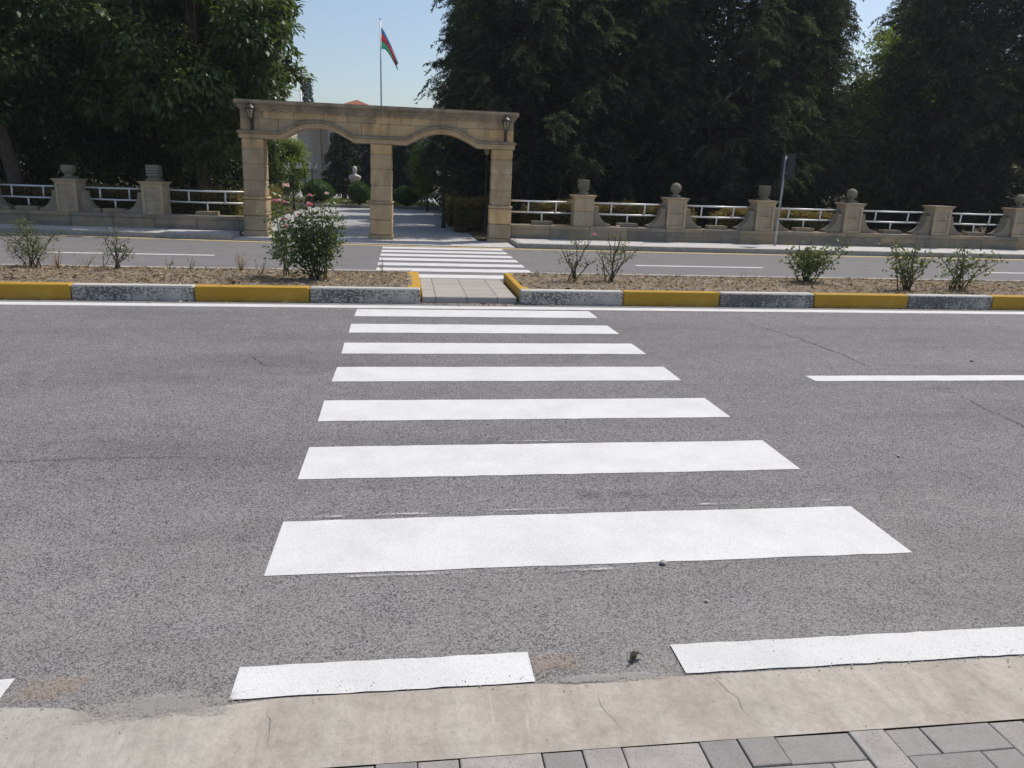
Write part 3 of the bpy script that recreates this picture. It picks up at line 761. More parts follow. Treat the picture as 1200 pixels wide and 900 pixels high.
conifer(0, 18.0, 25.7, 5.1, .88, .92, 'dark conifer behind the pillar without a finial, right of the small sky gap')
conifer(1, 20.9, 25.6, .9, 1.05, .96, 'grey green conifer at the right edge of the photo')
conifer(1, 2.75, 31.5, 1.2, .72, .9, 'narrow dark conifer filling the right arch', 'conifers of the second row')
conifer(0, 3.3, 36.5, 2.6, .8, .9, 'dark conifer deep behind the right arch', 'conifers of the second row')
conifer(1, 5.6, 30.5, 2.2, 1.05, .95, 'conifer of the second row, glimpsed deep in the shade between the first two', 'conifers of the second row')
conifer(0, 9.6, 31.5, .2, 1.0, .92, 'conifer of the second row, deep in the shade behind the drooping one', 'conifers of the second row')
conifer(1, 16.0, 32.0, .8, 1.0, .9, 'conifer of the second row behind the second ball topped pillar', 'conifers of the second row')
conifer(0, 22.4, 33.6, 3.3, 1.1, .95, 'conifer of the second row near the right edge of the photo', 'conifers of the second row')

def broad_tree(label, x, y, H, cz, rx, rz, nblob, per, ls, mat, tr, seed, group=None, lean=(0, 0), name='broadleaf_tree', br=(.55, .95), low=-1., ros=26, tight=1.05):
    g = np.random.default_rng(seed)
    root = empty(name, (x, y, 0), 0, label, 'tree', group)
    C = []
    while len(C) < nblob:
        v = g.normal(size=3); v /= np.linalg.norm(v); v *= g.random()**.33
        if v[2] < low: continue
        C.append(v)
    C = np.array(C)*np.array([rx, rx, rz])*.86+np.array([lean[0]*.9, lean[1]*.9, cz])
    Ps = []; As = []; Rn = []
    for c in C:
        R = g.uniform(*br)*(rx/3)**.4; n = int(per*g.uniform(.7, 1.3))
        # twigs inside a clump: leaves cluster round twig tips
        nt = max(8, n//ros); tipd = unit(g.normal(size=(nt, 3))); tip = c+tipd*(R*g.uniform(.45, 1., nt)[:, None])*np.array([1, 1, .8])
        k = g.integers(0, nt, n)
        P = tip[k]+g.normal(0, ls*tight, (n, 3)); A = (P-c)*.5+(P-tip[k])*2.2+np.array([0, 0, -.35])*ls*4+g.normal(0, ls, (n, 3))
        Ps.append(P); As.append(A); Rn.append(np.clip(g.normal(.42, .2, n)+g.normal(0, .1), 0, 1))
    P = np.concatenate(Ps); A = np.concatenate(As); r = np.concatenate(Rn); n = len(P)
    Lg = ls*g.uniform(.7, 1.35, n)
    obj('crown', leaf_mesh('crown', P, A, Lg, Lg*g.uniform(.42, .62, n), mat, r, flat=np.array([0, 0, 1.])), root)
    mb = MB(); fork = Vector((lean[0]*.45, lean[1]*.45, cz-rz*.45))
    mb.tube([(0, 0, -.1), (lean[0]*.1, lean[1]*.1, fork.z*.35), (lean[0]*.28, lean[1]*.28, fork.z*.7), fork], [tr*1.25, tr, tr*.85, tr*.7], 10)
    mb.build('trunk', 'bark', root)
    mb = MB()
    for c in C[::3]:
        c = Vector(c); m = fork.lerp(c, .5)+Vector((0, 0, .15)); s0 = fork+Vector((0, 0, min(0, (c.z-fork.z)*.2)))
        mb.tube([s0, m, c], [tr*.38, tr*.22, tr*.07], 5, cap=False)
    mb.build('limbs', 'bark', root)
    return root
GL = 'broadleaf trees behind the left wall'
broad_tree('dense green broadleaf tree directly left of the gateway, its right side sunlit', -5.55, 23.2, 10, 5.1, 3.0, 3.7, 120, 470, .17, 'leaf_broad', .15, 51, GL, ros=9, tight=.42)
broad_tree('broadleaf tree with a leaning trunk at the left edge of the photo', -9.95, 22.4, 10, 5.5, 3.5, 4.0, 130, 430, .16, 'leaf_dark', .18, 52, GL, (-1.2, 0), ros=9, tight=.42)
broad_tree('shady broadleaf tree filling the gap between the two left pillars from behind', -8.2, 28.0, 10, 4.6, 3.4, 4.7, 170, 420, .13, 'leaf_dark', .2, 53, GL)
broad_tree('deep shade broadleaf tree behind the left edge of the photo', -13.5, 28.5, 10, 4.6, 3.8, 4.7, 160, 420, .14, 'leaf_dark', .2, 54, GL)
broad_tree('far broadleaf tree in the shade left of the park path', -10.5, 34.5, 10, 4.5, 3.8, 4.7, 150, 380, .16, 'leaf_dark', .2, 55, GL)
broad_tree('sunlit yellow green small tree seen through the left arch', -5.2, 36.9, 3.2, 1.75, .95, 1.45, 70, 300, .085, 'leaf_yellowgreen', .06, 56, br=(.35, .6))
broad_tree('dark green small tree behind the left gate pillar', -4.95, 29.5, 3.4, 1.75, .72, 1.5, 60, 240, .085, 'leaf_broad', .07, 57, br=(.35, .6))
broad_tree('sunlit yellow green tree glimpsed beneath the small sky gap', 19.3, 31.5, 8, 4.4, 2.4, 3.7, 100, 330, .12, 'leaf_yellowgreen', .12, 58)
broad_tree('sunlit yellow green tree glimpsed near the right edge of the photo', 23.0, 29.6, 9, 4.2, 1.8, 2.9, 65, 330, .12, 'leaf_yellowgreen', .12, 59)
broad_tree('pale yellowing small tree left inside the right arch', 1.0, 35.2, 4, 1.75, .72, 1.5, 55, 260, .08, 'leaf_yellowgreen', .05, 60, br=(.3, .5))
GS = 'understorey shrubs left of the passage'
for i, (x, y, rx, rz, lb) in enumerate(((-6.6, 31.5, 1.5, 1.25, 'shady shrub under the trees just left of the gateway'), (-9.0, 33, 1.8, 1.3, 'shady shrub under the trees behind the bare cube finial pillar'), (-12.2, 31.5, 1.9, 1.3, 'shady shrub under the trees behind the bowl topped pillar'), (-15.6, 30.5, 2.0, 1.3, 'shady shrub under the trees at the left edge of the photo'), (-7.6, 38.5, 2.2, 1.9, 'tall shady shrub deep behind the gateway on the left'))):
    broad_tree(lb, x, y, 3, rz+.05, rx, rz, 60, 260, .12, 'leaf_dark', .06, 90+i, GS, name='shrub', br=(.5, .8))
# trees that close the view farther back
GB = 'far trees closing the view at the back of the park'
for i, (x, y, rx, m, lb) in enumerate(((-15.5, 44, 4.5, 'leaf_dark', 'far dark tree at the back, behind the left pillars'), (-21, 38, 4.5, 'leaf_dark', 'far dark tree at the back, beyond the left edge pillar'),
        (13, 40, 4.2, 'leaf_dark', 'far dark tree at the back, behind the road sign'), (20, 42, 4.2, 'leaf_broad', 'far green tree at the back, below the small sky gap'), (26, 38, 4.5, 'leaf_dark', 'far dark tree at the back, by the right edge of the photo'),
        (6.5, 41, 4.0, 'leaf_dark', 'far dark tree at the back, in the dark of the right arch'))):
    broad_tree(lb, x, y, 10, 4.6 if x < 15 else 3.9, rx, 4.4 if x < 15 else 3.7, 90, 300, .2, m, .2, 70+i, GB, br=(.8, 1.3))

# spruces behind the passage
def spruce(H, R, seed, name_mat):
    P, A, r, limbs = conifer_mesh(H, R, .5, seed, 130, 12, 26, .85)
    n = len(P); Lg = rng.uniform(.12, .24, n)
    fol = leaf_mesh('crown', P, A, Lg, Lg*.3, name_mat, r)
    mb = MB(); mb.tube([(0, 0, -.1), (0, 0, H*.5), (0, 0, H-.1)], [.16, .1, .02], 8)
    return fol, mb.mesh('trunk', 'bark')
for x, y, H, R, m, lb in ((-3.5, 48, 4.7, 1.1, 'needle', 'dark spruce beside the bust, seen through the left arch'),
                          (-2.1, 49, 4.6, 1.6, 'needle_blue', 'blue grey spruce behind the middle gate pillar'),
                          (.1, 45, 4.2, 1.35, 'needle_blue', 'blue grey spruce at the left of the right arch'),
                          (-10.75, 95, 11.4, 2.1, 'needle_blue', 'distant spruce tip rising over the left end of the gateway'),
                          (-1.0, 56, 4.6, 1.8, 'needle_blue', 'farther blue grey spruce behind the park building front')):
    root = empty('spruce_tree', (x, y, 0), 0, lb, 'tree', 'spruces beyond the passage')
    f, tr_ = spruce(H, R, int(200+y), m); obj('crown', f, root); obj('trunk', tr_, root)

# clipped balls, hedges
def surface_leaves(fn, n, ls, out=.6):
    """fn(u) -> point, normal"""
    P, N = fn(n)
    A = N*out+rng.normal(0, .6, P.shape); P = P-N*np.abs(rng.normal(0, .05, (n, 1)))+rng.normal(0, .012, P.shape)
    return P, A
def topiary(x, y, r, h, label, n=9000):
    root = empty('clipped_bush', (x, y, .1), 0, label, 'bush', 'clipped round bushes beyond the gateway')
    v = unit(rng.normal(size=(n, 3)))
    sc = np.array([r, r, h/2]); low = np.clip(-v[:, 2], 0, 1)
    lump = 1+.05*np.sin(5*v[:, 0]+2)*np.cos(4*v[:, 1])+.03*np.sin(11*v[:, 2]+7*v[:, 0])
    P = v*sc*(lump*(1-.22*low**1.5))[:, None]+np.array([0, 0, h/2+.03]); P -= v*np.abs(rng.normal(0, .045, (n, 1)))
    Lg = rng.uniform(.03, .065, n)
    obj('foliage', leaf_mesh('foliage', P, v*.7+rng.normal(0, .6, P.shape), Lg, Lg*.55, 'leaf_box'), root)
    bm = bmesh.new(); bmesh.ops.create_icosphere(bm, subdivisions=3, radius=1)
    for w in bm.verts:
        lo = max(0, -w.co.z); k = .90*(1-.22*lo**1.5); w.co = Vector((w.co.x*r*k, w.co.y*r*k, w.co.z*h/2*.9+h/2+.03))
    me = bpy.data.meshes.new('core'); bm.to_mesh(me); bm.free(); me.materials.append(M['leaf_box']); obj('twig_core', me, root)
    MB().tube([(0, 0, -.05), (0, 0, .3)], .05, 8).build('trunk', 'bark', root)
topiary(-3.97, 37.7, .73, 1.07, 'large clipped round bush on the left of the flower bed, seen through the left arch')
topiary(-2.05, 37.3, .52, 1.05, 'clipped egg shaped bush in front of the bust')
topiary(.08, 37.3, .64, .90, 'clipped round bush just right of the middle gate pillar')
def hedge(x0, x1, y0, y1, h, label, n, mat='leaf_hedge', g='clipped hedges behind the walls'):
    n = int(n*1.7); cx, cy = (x0+x1)/2, (y0+y1)/2
    root = empty('hedge', (cx, cy, .05), 0, label, 'hedge', g)
    sx, sy = (x1-x0)/2, (y1-y0)/2
    # superellipsoid shell
    v = unit(rng.normal(size=(n, 3))); v[:, 2] = np.abs(v[:, 2])*1.0
    p = 6.; k = 1/(np.abs(v[:, 0]/sx)**p+np.abs(v[:, 1]/sy)**p+np.abs(v[:, 2]/h)**p)**(1/p)
    # spread evenly over long hedges
    a = rng.random(n); P = v*k[:, None]
    top = rng.random(n) < .45; P[:, 0] = np.where(np.abs(P[:, 0]) < sx*.97, rng.uniform(-sx, sx, n), P[:, 0])
    P[:, 2] = np.where(top, h*(1+.05*np.sin(P[:, 0]*4)), rng.uniform(0, h, n))
    P[:, 1] = np.where(top, rng.uniform(-sy, sy, n), np.where(rng.random(n) < .7, -sy, sy)*(1+.1*np.sin(P[:, 0]*5+P[:, 2]*6)))
    P += rng.normal(0, .04, P.shape)
    ex = np.abs(P[:, 0])/sx; P[:, 2] *= np.where(ex > .8, 1-.22*np.clip((ex-.8)/.2, 0, 1.1)**2, 1); ey = np.abs(P[:, 1])/sy; P[:, 2] *= 1-.10*np.clip(ey-.4, 0, .7)
    en = (~top) & (rng.random(n) < min(.5, 1.6*sy/(sx+sy))); P[en, 0] = np.where(rng.random(en.sum()) < .5, -sx, sx)+rng.normal(0, .035, en.sum()); P[en, 1] = rng.uniform(-sy, sy, en.sum())
    N = np.stack([np.zeros(n), np.where(top, 0, np.sign(P[:, 1])), np.where(top, 1., .3)], 1)
    Lg = rng.uniform(.04, .085, n)
    r = np.clip(rng.normal(.35, .2, n)+.3*(P[:, 2]/h > .82), 0, 1)
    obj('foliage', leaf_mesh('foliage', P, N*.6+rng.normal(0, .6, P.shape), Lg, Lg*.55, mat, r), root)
    MB().box((0, 0, h*.46), (2*sx*.93, 2*sy*.74, h*.84), .07, r=.3).build('twig_core', 'leaf_dark', root)
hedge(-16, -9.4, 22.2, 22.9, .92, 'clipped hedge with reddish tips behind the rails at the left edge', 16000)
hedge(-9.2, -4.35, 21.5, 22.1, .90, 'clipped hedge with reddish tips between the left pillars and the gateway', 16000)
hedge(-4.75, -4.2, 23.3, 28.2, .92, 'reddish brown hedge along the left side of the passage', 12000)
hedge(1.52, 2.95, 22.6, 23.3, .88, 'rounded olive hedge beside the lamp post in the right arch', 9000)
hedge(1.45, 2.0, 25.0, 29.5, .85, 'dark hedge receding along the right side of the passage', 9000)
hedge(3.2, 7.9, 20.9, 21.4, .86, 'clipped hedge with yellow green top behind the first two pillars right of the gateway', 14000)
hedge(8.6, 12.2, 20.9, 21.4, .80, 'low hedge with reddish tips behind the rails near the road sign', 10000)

# ------------------------------------------------------------------ roses and weeds on the median
def sz(x, y): return soil_z(x, y)-.015
def flower(parent, p, r, mat):
    g = rng; P = []; A = []; n = 26
    d = unit(g.normal(size=(n, 3))); d[:, 2] = np.abs(d[:, 2])*.7
    P = np.tile(np.array(p), (n, 1))+d*r*.25; A = d+np.array([0, 0, .25])
    o = obj('flower', leaf_mesh('flower', P, A, r*g.uniform(.7, 1.0, n), r*g.uniform(.7, 1., n), mat, g.random(n)), parent)
def rose(x, y, label, stems, leaves_per, ls, mat, spread, height, flowers=(), seed=1, base_leaves=0, stem_mat='stem', extra=()):
    """stems: count, or list of (dx, dy, dz) tips"""
    g = np.random.default_rng(seed); root = empty('rose_bush', (x, y, sz(x, y)), 0, label, 'rose bush', 'roses planted along the median')
    mb = MB(); Ps = []; As = []
    tips = stems if isinstance(stems, list) else [(g.normal(0, spread), g.normal(0, spread*.6), height*g.uniform(.6, 1.)) for _ in range(stems)]
    for (dx, dy, dz) in tips:
        b = np.array([g.normal(0, .05), g.normal(0, .04), 0]); e = np.array([dx, dy, dz])
        q = [b+(e-b)*np.array([t**1.15, t**1.15, t**.92])+g.normal(0, .012, 3)*(t > 0) for t in (0, .25, .5, .75, 1.)]
        mb.tube(q, [.011, .009, .0075, .006, .004], 6)
        q = np.array(q); brs = [(q, 1.)]
        for _ in range(3):
            t = g.uniform(.35, .95); o = q[0]+(q[-1]-q[0])*t; k = int(t*4); o = q[k]+(q[min(k+1, 4)]-q[k])*(t*4-k)
            d = unit(np.array([g.normal(0, 1), g.normal(0, .8), g.uniform(.3, 1.1)]))*g.uniform(.08, .24)
            mb.tube([o, o+d*.6+[0, 0, .01], o+d], [.005, .004, .0025], 5); brs.append((np.array([o, o+d]), .5))
        for line, w in brs:
            n = max(1, int(leaves_per*w*g.uniform(.6, 1.4)))
            t = g.power(1.6, n) if w == 1. else g.random(n); kk = np.minimum((t*(len(line)-1)).astype(int), len(line)-2); fr = t*(len(line)-1)-kk
            pts = line[kk]+(line[kk+1]-line[kk])*fr[:, None]
            for p in pts:
                d = unit(np.array([g.normal(), g.normal(), g.normal(.15, .5)])); c = p+d*g.uniform(.02, .09)
                m = g.integers(3, 6)
                for j in range(m):
                    Ps.append(c+d*.022*j*ls/.035+g.normal(0, .012, 3)); As.append(d+g.normal(0, .7, 3)+[0, 0, -.25])
    for _ in range(base_leaves):
        v = g.normal(size=3); v /= np.linalg.norm(v); v *= g.uniform(.55, 1.)
        c = np.array([v[0]*spread*1.3-.1*spread, v[1]*spread*.8, height*.52+v[2]*height*.33])
        for j in range(4): Ps.append(c+g.normal(0, .028, 3)); As.append(g.normal(0, 1, 3)+v*.5)
    P = np.array(Ps); n = len(P); Lg = ls*g.uniform(.65, 1.35, n)
    mb.build('stems', stem_mat, root)
    obj('leaves', leaf_mesh('leaves', P, np.array(As), Lg, Lg*.62, mat), root)
    for (dx, dy, dz, r, m) in flowers: flower(root, (dx, dy, dz), r, m)
    return root
# the big pink one
fl = [(-.05, -.05, .98, .055, 'petal'), (-.20, .0, .85, .032, 'petal'), (-.38, .02, .79, .032, 'petal'), (-.34, -.02, 1.21, .05, 'petal_pale'), (.17, .0, 1.13, .036, 'petal_pale'), (-.05, .02, 1.10, .034, 'petal'),
      (-.36, -.05, .70, .036, 'petal'), (-.55, -.1, .38, .03, 'petal_pale'), (.12, -.05, .80, .022, 'petal_pale')]
rt = [(f[0], f[1], f[2]-.03) for f in fl[:6]]+[(-.56, .1, .56), (.22, .0, .74), (.26, .05, .55), (-.48, -.1, .45), (.2, -.15, .66), (-.1, .1, .80), (.28, 0, .86), (.10, .1, .78), (-.6, .1, .34), (-.25, -.12, .7), (.30, .06, .62), (-.2, .05, .82), (.22, .1, .9)]
rose(-1.17, 10.62, 'big leafy rose bush with pink flowers beside the left end of the median gap', rt, 13, .050, 'leaf_rose', .225, .86, fl, 101, 150, 'stem')
rose(-1.62, 10.95, 'tall thin rose stem with a pink flower tuft before the left gate pillar', [(-.08, 0, .98), (-.02, .02, .85), (-.05, .03, .6)], 26, .036, 'leaf_rose', .06, .9, [(-.10, 0, 1.0, .045, 'petal'), (-.03, .01, 1.01, .042, 'petal_pale'), (.03, 0, .99, .035, 'petal')], 111, 0, 'stem_green')
rose(2.34, 10.62, 'half bare rose with few leaves, just right of the median gap', [(-.20, 0, .52), (-.10, .05, .45), (.05, 0, .35), (.22, .03, .60), (.14, .0, .40), (.30, .02, .33), (-.02, -.04, .62)], 4, .03, 'leaf_rose_sparse', .15, .5, [(.28, .03, .66, .028, 'petal')], 102)
rose(2.92, 10.78, 'taller sparse rose with upright stems, the second one right of the gap', [(-.22, .02, .45), (-.08, .0, .66), (.03, .03, .74), (.16, .0, .5), (.36, 0, .5), (.24, .04, .42), (-.15, .0, .4), (.10, .0, .78)], 6, .03, 'leaf_rose_sparse', .15, .55, [(.06, .02, .80, .03, 'petal_pale')], 103)
rose(6.08, 11.1, 'low bushy green rose below the road sign', 15, 7, .048, 'leaf_rose_sparse', .24, .60, (), 104, 70)
rose(7.30, 10.45, 'leggy green rose, left one of the pair at the far right', 13, 5, .046, 'leaf_rose_sparse', .22, .74, (), 105, 12)
rose(8.12, 10.45, 'leggy green rose with long bent stems at the right end of the median', 11, 5, .048, 'leaf_rose_sparse', .26, .74, (), 106, 12)
rose(-3.9, 11.3, 'thin leggy rose behind the worn white kerb stone on the left', [(.02, 0, .60), (-.16, .02, .46), (.22, 0, .30), (.06, .02, .35), (-.06, .0, .42), (.12, .0, .25)], 8, .026, 'leaf_rose', .1, .5, (), 107)
rose(-5.05, 11.35, 'feathery green shrub with dry stalks at the left end of the median', [(-.12, 0, .62), (.02, .02, .60), (.15, 0, .5), (-.25, 0, .5), (.3, .04, .42), (.2, .0, .35), (-.3, .05, .35)], 34, .02, 'leaf_rose_sparse', .2, .5, (), 108, 120)

def weed(x, y, h, label, n=5, seed=0, dry=False):
    g = np.random.default_rng(seed); root = empty('weed', (x, y, sz(x, y)), 0, label, 'weed', 'weeds growing on the median')
    mb = MB(); Ps = []; As = []
    for _ in range(n):
        e = np.array([g.normal(0, h*.28), g.normal(0, h*.2), h*g.uniform(.6, 1)])
        mb.tube([(0, 0, 0), e*.5+g.normal(0, .01, 3), e], [.004, .003, .0015], 5)
        for t in g.random(12 if not dry else 5): Ps.append(e*t+g.normal(0, .01, 3)); As.append(g.normal(0, 1, 3)+[0, 0, .3])
    P = np.array(Ps); Lg = g.uniform(.012, .03, len(P))
    mb.build('stalks', 'dry_grass' if dry else 'stem_green', root)
    obj('leaves', leaf_mesh('leaves', P, np.array(As), Lg, Lg*.5, 'dry_grass' if dry else 'leaf_rose_sparse'), root)
weed(-2.93, 11.2, .30, 'two stalked green weed left of the big pink rose bush', 4, 1)
weed(-2.28, 11.3, .30, 'tuft of dry straw weed between the green weed and the big pink rose bush', 14, 2, True)
weed(-3.3, 11.5, .2, 'small green weed right of the thin leggy rose', 3, 3)
weed(-4.35, 11.4, .26, 'dry weed right of the feathery shrub', 6, 4, True)
weed(-4.62, 11.2, .34, 'tall dry straw weed leaning on the feathery shrub', 12, 5, True)
weed(-1.95, 10.9, .34, 'green weed at the left foot of the big pink rose bush', 4, 6)
weed(-.32, 11.5, .3, 'thin pale weed left of the median gap', 3, 7)
weed(3.6, 11.3, .12, 'tiny dry weed right of the taller half bare rose', 4, 8, True)
weed(5.1, 11.2, .16, 'small dry weed left of the low bushy rose', 4, 9, True)
weed(1.95, 11.3, .12, 'tiny dry weed by the right kerb of the median gap', 4, 10, True)
weed(-4.2, 11.6, .28, 'thin green weed left of the thin leggy rose', 4, 11)

# leaf litter and straw on the soil, one mass
def litter(n, x0, x1, name='leaf_litter'):
    x = rng.uniform(x0, x1, n); y = 10.06+1.62*rng.beta(1.1, 1.1, n)
    z = np.array([soil_z(a, b) for a, b in zip(x, y)])+.008
    a = rng.uniform(0, 2*PI, n); A = np.stack([np.cos(a), np.sin(a), rng.normal(.12, .3, n)], 1)
    Lg = rng.gamma(2.4, .0095, n)+.008; Wd = Lg*rng.uniform(.12, .5, n)
    obj(name, leaf_mesh(name, np.stack([x, y, z], 1), A, Lg, Wd, 'leaf_litter', rng.random(n), flat=np.array([0, 0, 1.])), kind='stuff')
litter(15000, -7, .05); litter(17000, 1.6, 11)
def straw(n, x0, x1):
    x = rng.uniform(x0, x1, n); y = 10.06+1.62*rng.random(n); z = np.array([soil_z(a, b) for a, b in zip(x, y)])+.012
    a = rng.uniform(0, 2*PI, n); Lg = rng.uniform(.05, .17, n)
    obj('straw', leaf_mesh('straw', np.stack([x, y, z], 1), np.stack([np.cos(a), np.sin(a), rng.normal(.05, .2, n)], 1), Lg, Lg*.07+.002, 'dry_grass', rng.random(n), flat=np.array([0, 0, 1.])), kind='stuff')
straw(1500, -7, .05); straw(1700, 1.6, 11)
# debris swept along the foot of the kerb
n = 700; x = rng.uniform(-5, 9, n); x[:260] = rng.uniform(.2, 1.7, 260); y = 9.885-np.abs(rng.normal(0, .05, n)); a = rng.uniform(0, 2*PI, n); Lg = rng.gamma(2.5, .008, n)+.006
obj('gutter_litter', leaf_mesh('gutter_litter', np.stack([x, y, np.full(n, .008)], 1), np.stack([np.cos(a), np.sin(a), np.full(n, .1)], 1), Lg, Lg*.5, 'leaf_litter', rng.random(n), flat=np.array([0, 0, 1.])), kind='stuff')
# low flower-bed plants beyond the passage
n = 9000; x = rng.uniform(-6.8, 1.5, n); y = 37.0+rng.random(n)**1.4*5; h = .12+.28*(.5+.5*np.sin(x*3.1+y*1.7))*(rng.random(n))
P = np.stack([x, y, .1+h*rng.random(n)], 1); Lg = rng.uniform(.05, .11, n)
obj('bed_plants', leaf_mesh('bed_plants', P, rng.normal(0, .6, P.shape)+np.array([0, 0, .7]), Lg, Lg*.4, 'leaf_rose_sparse'), kind='stuff')

# grit along the gutter, one mass of tiny stones
def grit(n, xa, xb, ym, ys, z, smin=.0012, smax=.004, name='grit'):
    T = np.array([(1, 0, 0), (-.5, .87, 0), (-.5, -.87, 0), (0, 0, 1.1), (0, 0, -.3)])
    F = np.array([(0, 1, 3), (1, 2, 3), (2, 0, 3)])
    x = rng.uniform(xa, xb, n); y = ym+rng.normal(0, ys, n); sc = rng.uniform(smin, smax, n)*rng.choice([.6, 1, 1.5], n)
    a = rng.uniform(0, 2*PI, n); V = T[None]*sc[:, None, None]*rng.uniform(.6, 1.3, (n, 5, 1)); c, s_ = np.cos(a)[:, None], np.sin(a)[:, None]
    V = np.stack([V[..., 0]*c-V[..., 1]*s_+x[:, None], V[..., 0]*s_+V[..., 1]*c+y[:, None], V[..., 2]+z+.001], -1)
    Q = (np.arange(n)[:, None, None]*5+F[None]).reshape(-1, 3)
    obj(name, np_mesh(name, V.reshape(-1, 3), Q, 'pebble', tris=True), kind='stuff')
grit(420, -1.4, 2.6, 2.15, .03, .004); grit(120, -1.3, -.5, 2.13, .04, .004, .0012, .004); grit(700, -1.4, 2.6, 2.0, .10, .004, .0008, .0022); grit(900, -3, 4, 3.2, .8, .0, .001, .003)
# ------------------------------------------------------------------ small debris on the road
random.seed(77)
def dead_leaf(x, y, s, label, z=.006):
    mb = MB(); bm = mb.bm
    n = 7; spine = [(s*(t-.5), .012*math.sin(3*t), .35*s*abs(math.sin(2.7*t))) for t in lin(0, 1, n-1)]
    w = [0.02, .28, .42, .25, .36, .16, .02]
    A = [bm.verts.new((p[0], p[1]+s*w[i]*.6, p[2]+s*.16*w[i]*random.uniform(.2, 2.2))) for i, p in enumerate(spine)]; C = [bm.verts.new(p) for p in spine]
    B = [bm.verts.new((p[0], p[1]-s*w[i]*.6, p[2]+s*.2*w[i]*random.uniform(.0, 2.))) for i, p in enumerate(spine)]
    for i in range(n-1): bm.faces.new((A[i], A[i+1], C[i+1], C[i])); bm.faces.new((C[i], C[i+1], B[i+1], B[i]))
    mb.tube([spine[0], (spine[0][0]-s*.5, -.01, .01)], .0018, 5)
    o = mb.build('dead_leaf', 'dead_leaf', label=label, cat='leaf'); o.location = (x, y, z); o.rotation_euler = (0, 0, .5)
    so = o.modifiers.new('thick', 'SOLIDIFY'); so.thickness = .0012
dead_leaf(.79, 2.245, .062, 'curled black dead leaf on the asphalt between two white gutter dashes', .004)
def pebble(x, y, s, label, z=.004):
    bm = bmesh.new(); bmesh.ops.create_icosphere(bm, subdivisions=3, radius=s)
    for v in bm.verts: v.co *= 1+.35*mnoise.noise(v.co*(.9/s)+Vector((x, y, 0))); v.co.z *= .6
    me = bpy.data.meshes.new('pebble'); bm.to_mesh(me); bm.free(); me.materials.append(M['pebble'])
    o = obj('pebble', me, label=label, cat='pebble'); o.location = (x, y, z+s*.45)
pebble(1.105, 2.915, .014, 'pale pebble at the near edge of the first crossing stripe')
pebble(3.03, 4.15, .010, 'dark pebble on the asphalt right of the second crossing stripe')
pebble(5.5, 6.7, .018, 'small stone beyond the white lane dash at the right')
pebble(1.18, 2.60, .007, 'tiny pebble on the asphalt near the white gutter dash')

# ------------------------------------------------------------------ park furniture beyond the gateway
def head(mb_metal, mb_glass, x, z):
    mb_glass.lathe([(.045, 0), (.085, .13), (.095, .15)], (x, 0, z), 6)
    mb_metal.lathe([(.10, .15), (.105, .16), (.05, .20), (.015, .23), (.008, .27)], (x, 0, z), 10); 
def park_lamp(x, y, h, label, rz=0, heads=(-.17, .17), gl='lamp_glass'):
    root = empty('park_lamp', (x, y, .01), rz, label, 'street lamp', 'old style lamps in the park')
    mb = MB(); mb.lathe([(.08, 0), (.085, .05), (.06, .12), (.05, .3), (.032, .34), (.026, .6), (.024, h-.25), (.035, h-.22), (.02, h-.18), (.02, h-.1)], (0, 0, 0), 12)
    for hx in heads:
        if hx: mb.tube([(0, 0, h-.24), (hx*.6, 0, h-.27), (hx, 0, h-.22), (hx, 0, h-.14)], .012, 6)
    mb.build('post', 'black_metal', root)
    for hx in heads:
        MB().lathe([(.02, -.05), (.05, 0)], (0, 0, 0), 8).build('lamp_base', 'black_metal', root).location = (hx, 0, h-.14)
        m1, m2 = MB(), MB(); head(m1, m2, 0, 0); 
        for nm, b, mt in (('lamp_cap', m1, 'black_metal'), ('lamp_glass', m2, gl)):
            o = b.build(nm, mt, root); o.location = (hx, 0, h-.14)
park_lamp(-4.42, 33.0, 1.78, 'black lamp post with two pale heads, leftmost of the row in the left arch')
park_lamp(-4.02, 33.6, 1.78, 'black lamp post with two pale heads, just left of the large clipped bush')
park_lamp(-3.98, 37.0-1.2, 1.80, 'black lamp post with pale heads, partly hidden behind the large clipped bush')
park_lamp(1.20, 24.5, 1.70, 'black lamp post with two pale heads in the shade of the right arch', 0, (-.16, .16))
park_lamp(2.28, 22.35, 2.30, 'tall black single lantern post right by the right gate pillar', 0, (0,), 'lantern_glass')

# bust on a pedestal
bust = empty('bust_statue', (-2.42, 40.3, .1), 0, 'white marble bust on a reddish pedestal beyond the clipped bushes', 'statue')
mb = MB(); mb.box((0, 0, .08), (.62, .62, .16), .02); mb.box((0, 0, .58), (.42, .42, .86), .015); mb.box((0, 0, 1.03), (.5, .5, .06), .01); mb.build('pedestal', 'pedestal_stone', bust)
bm = bmesh.new(); lay = bm.verts.layers.skin.verify() if hasattr(bm.verts.layers, 'skin') else None
def ball(c, r):
    g = bmesh.ops.create_uvsphere(bm, u_segments=20, v_segments=14, radius=1, matrix=Matrix.Translation(c) @ Matrix.Diagonal((*r, 1))); return g['verts']
mb2 = MB(); bm.free(); bm = mb2.bm
prof = []
for z, w, d in ((1.055, .19, .12), (1.12, .25, .14), (1.20, .295, .15), (1.28, .30, .155), (1.33, .25, .14), (1.37, .14, .11), (1.40, .085, .085), (1.45, .078, .08), (1.50, .085, .10), (1.55, .098, .115), (1.61, .108, .122), (1.67, .106, .122), (1.72, .092, .108), (1.76, .06, .07), (1.775, .015, .02)):
    prof.append([bm.verts.new((w*math.cos(2*PI*k/20), d*math.sin(2*PI*k/20)-(.01 if z > 1.48 else 0), z)) for k in range(20)])
for A_, B_ in zip(prof, prof[1:]):
    for k in range(20):
        f = bm.faces.new((A_[k], A_[(k+1) % 20], B_[(k+1) % 20], B_[k])); f.smooth = True
bm.faces.new(prof[0][::-1]); bm.faces.new(prof[-1])
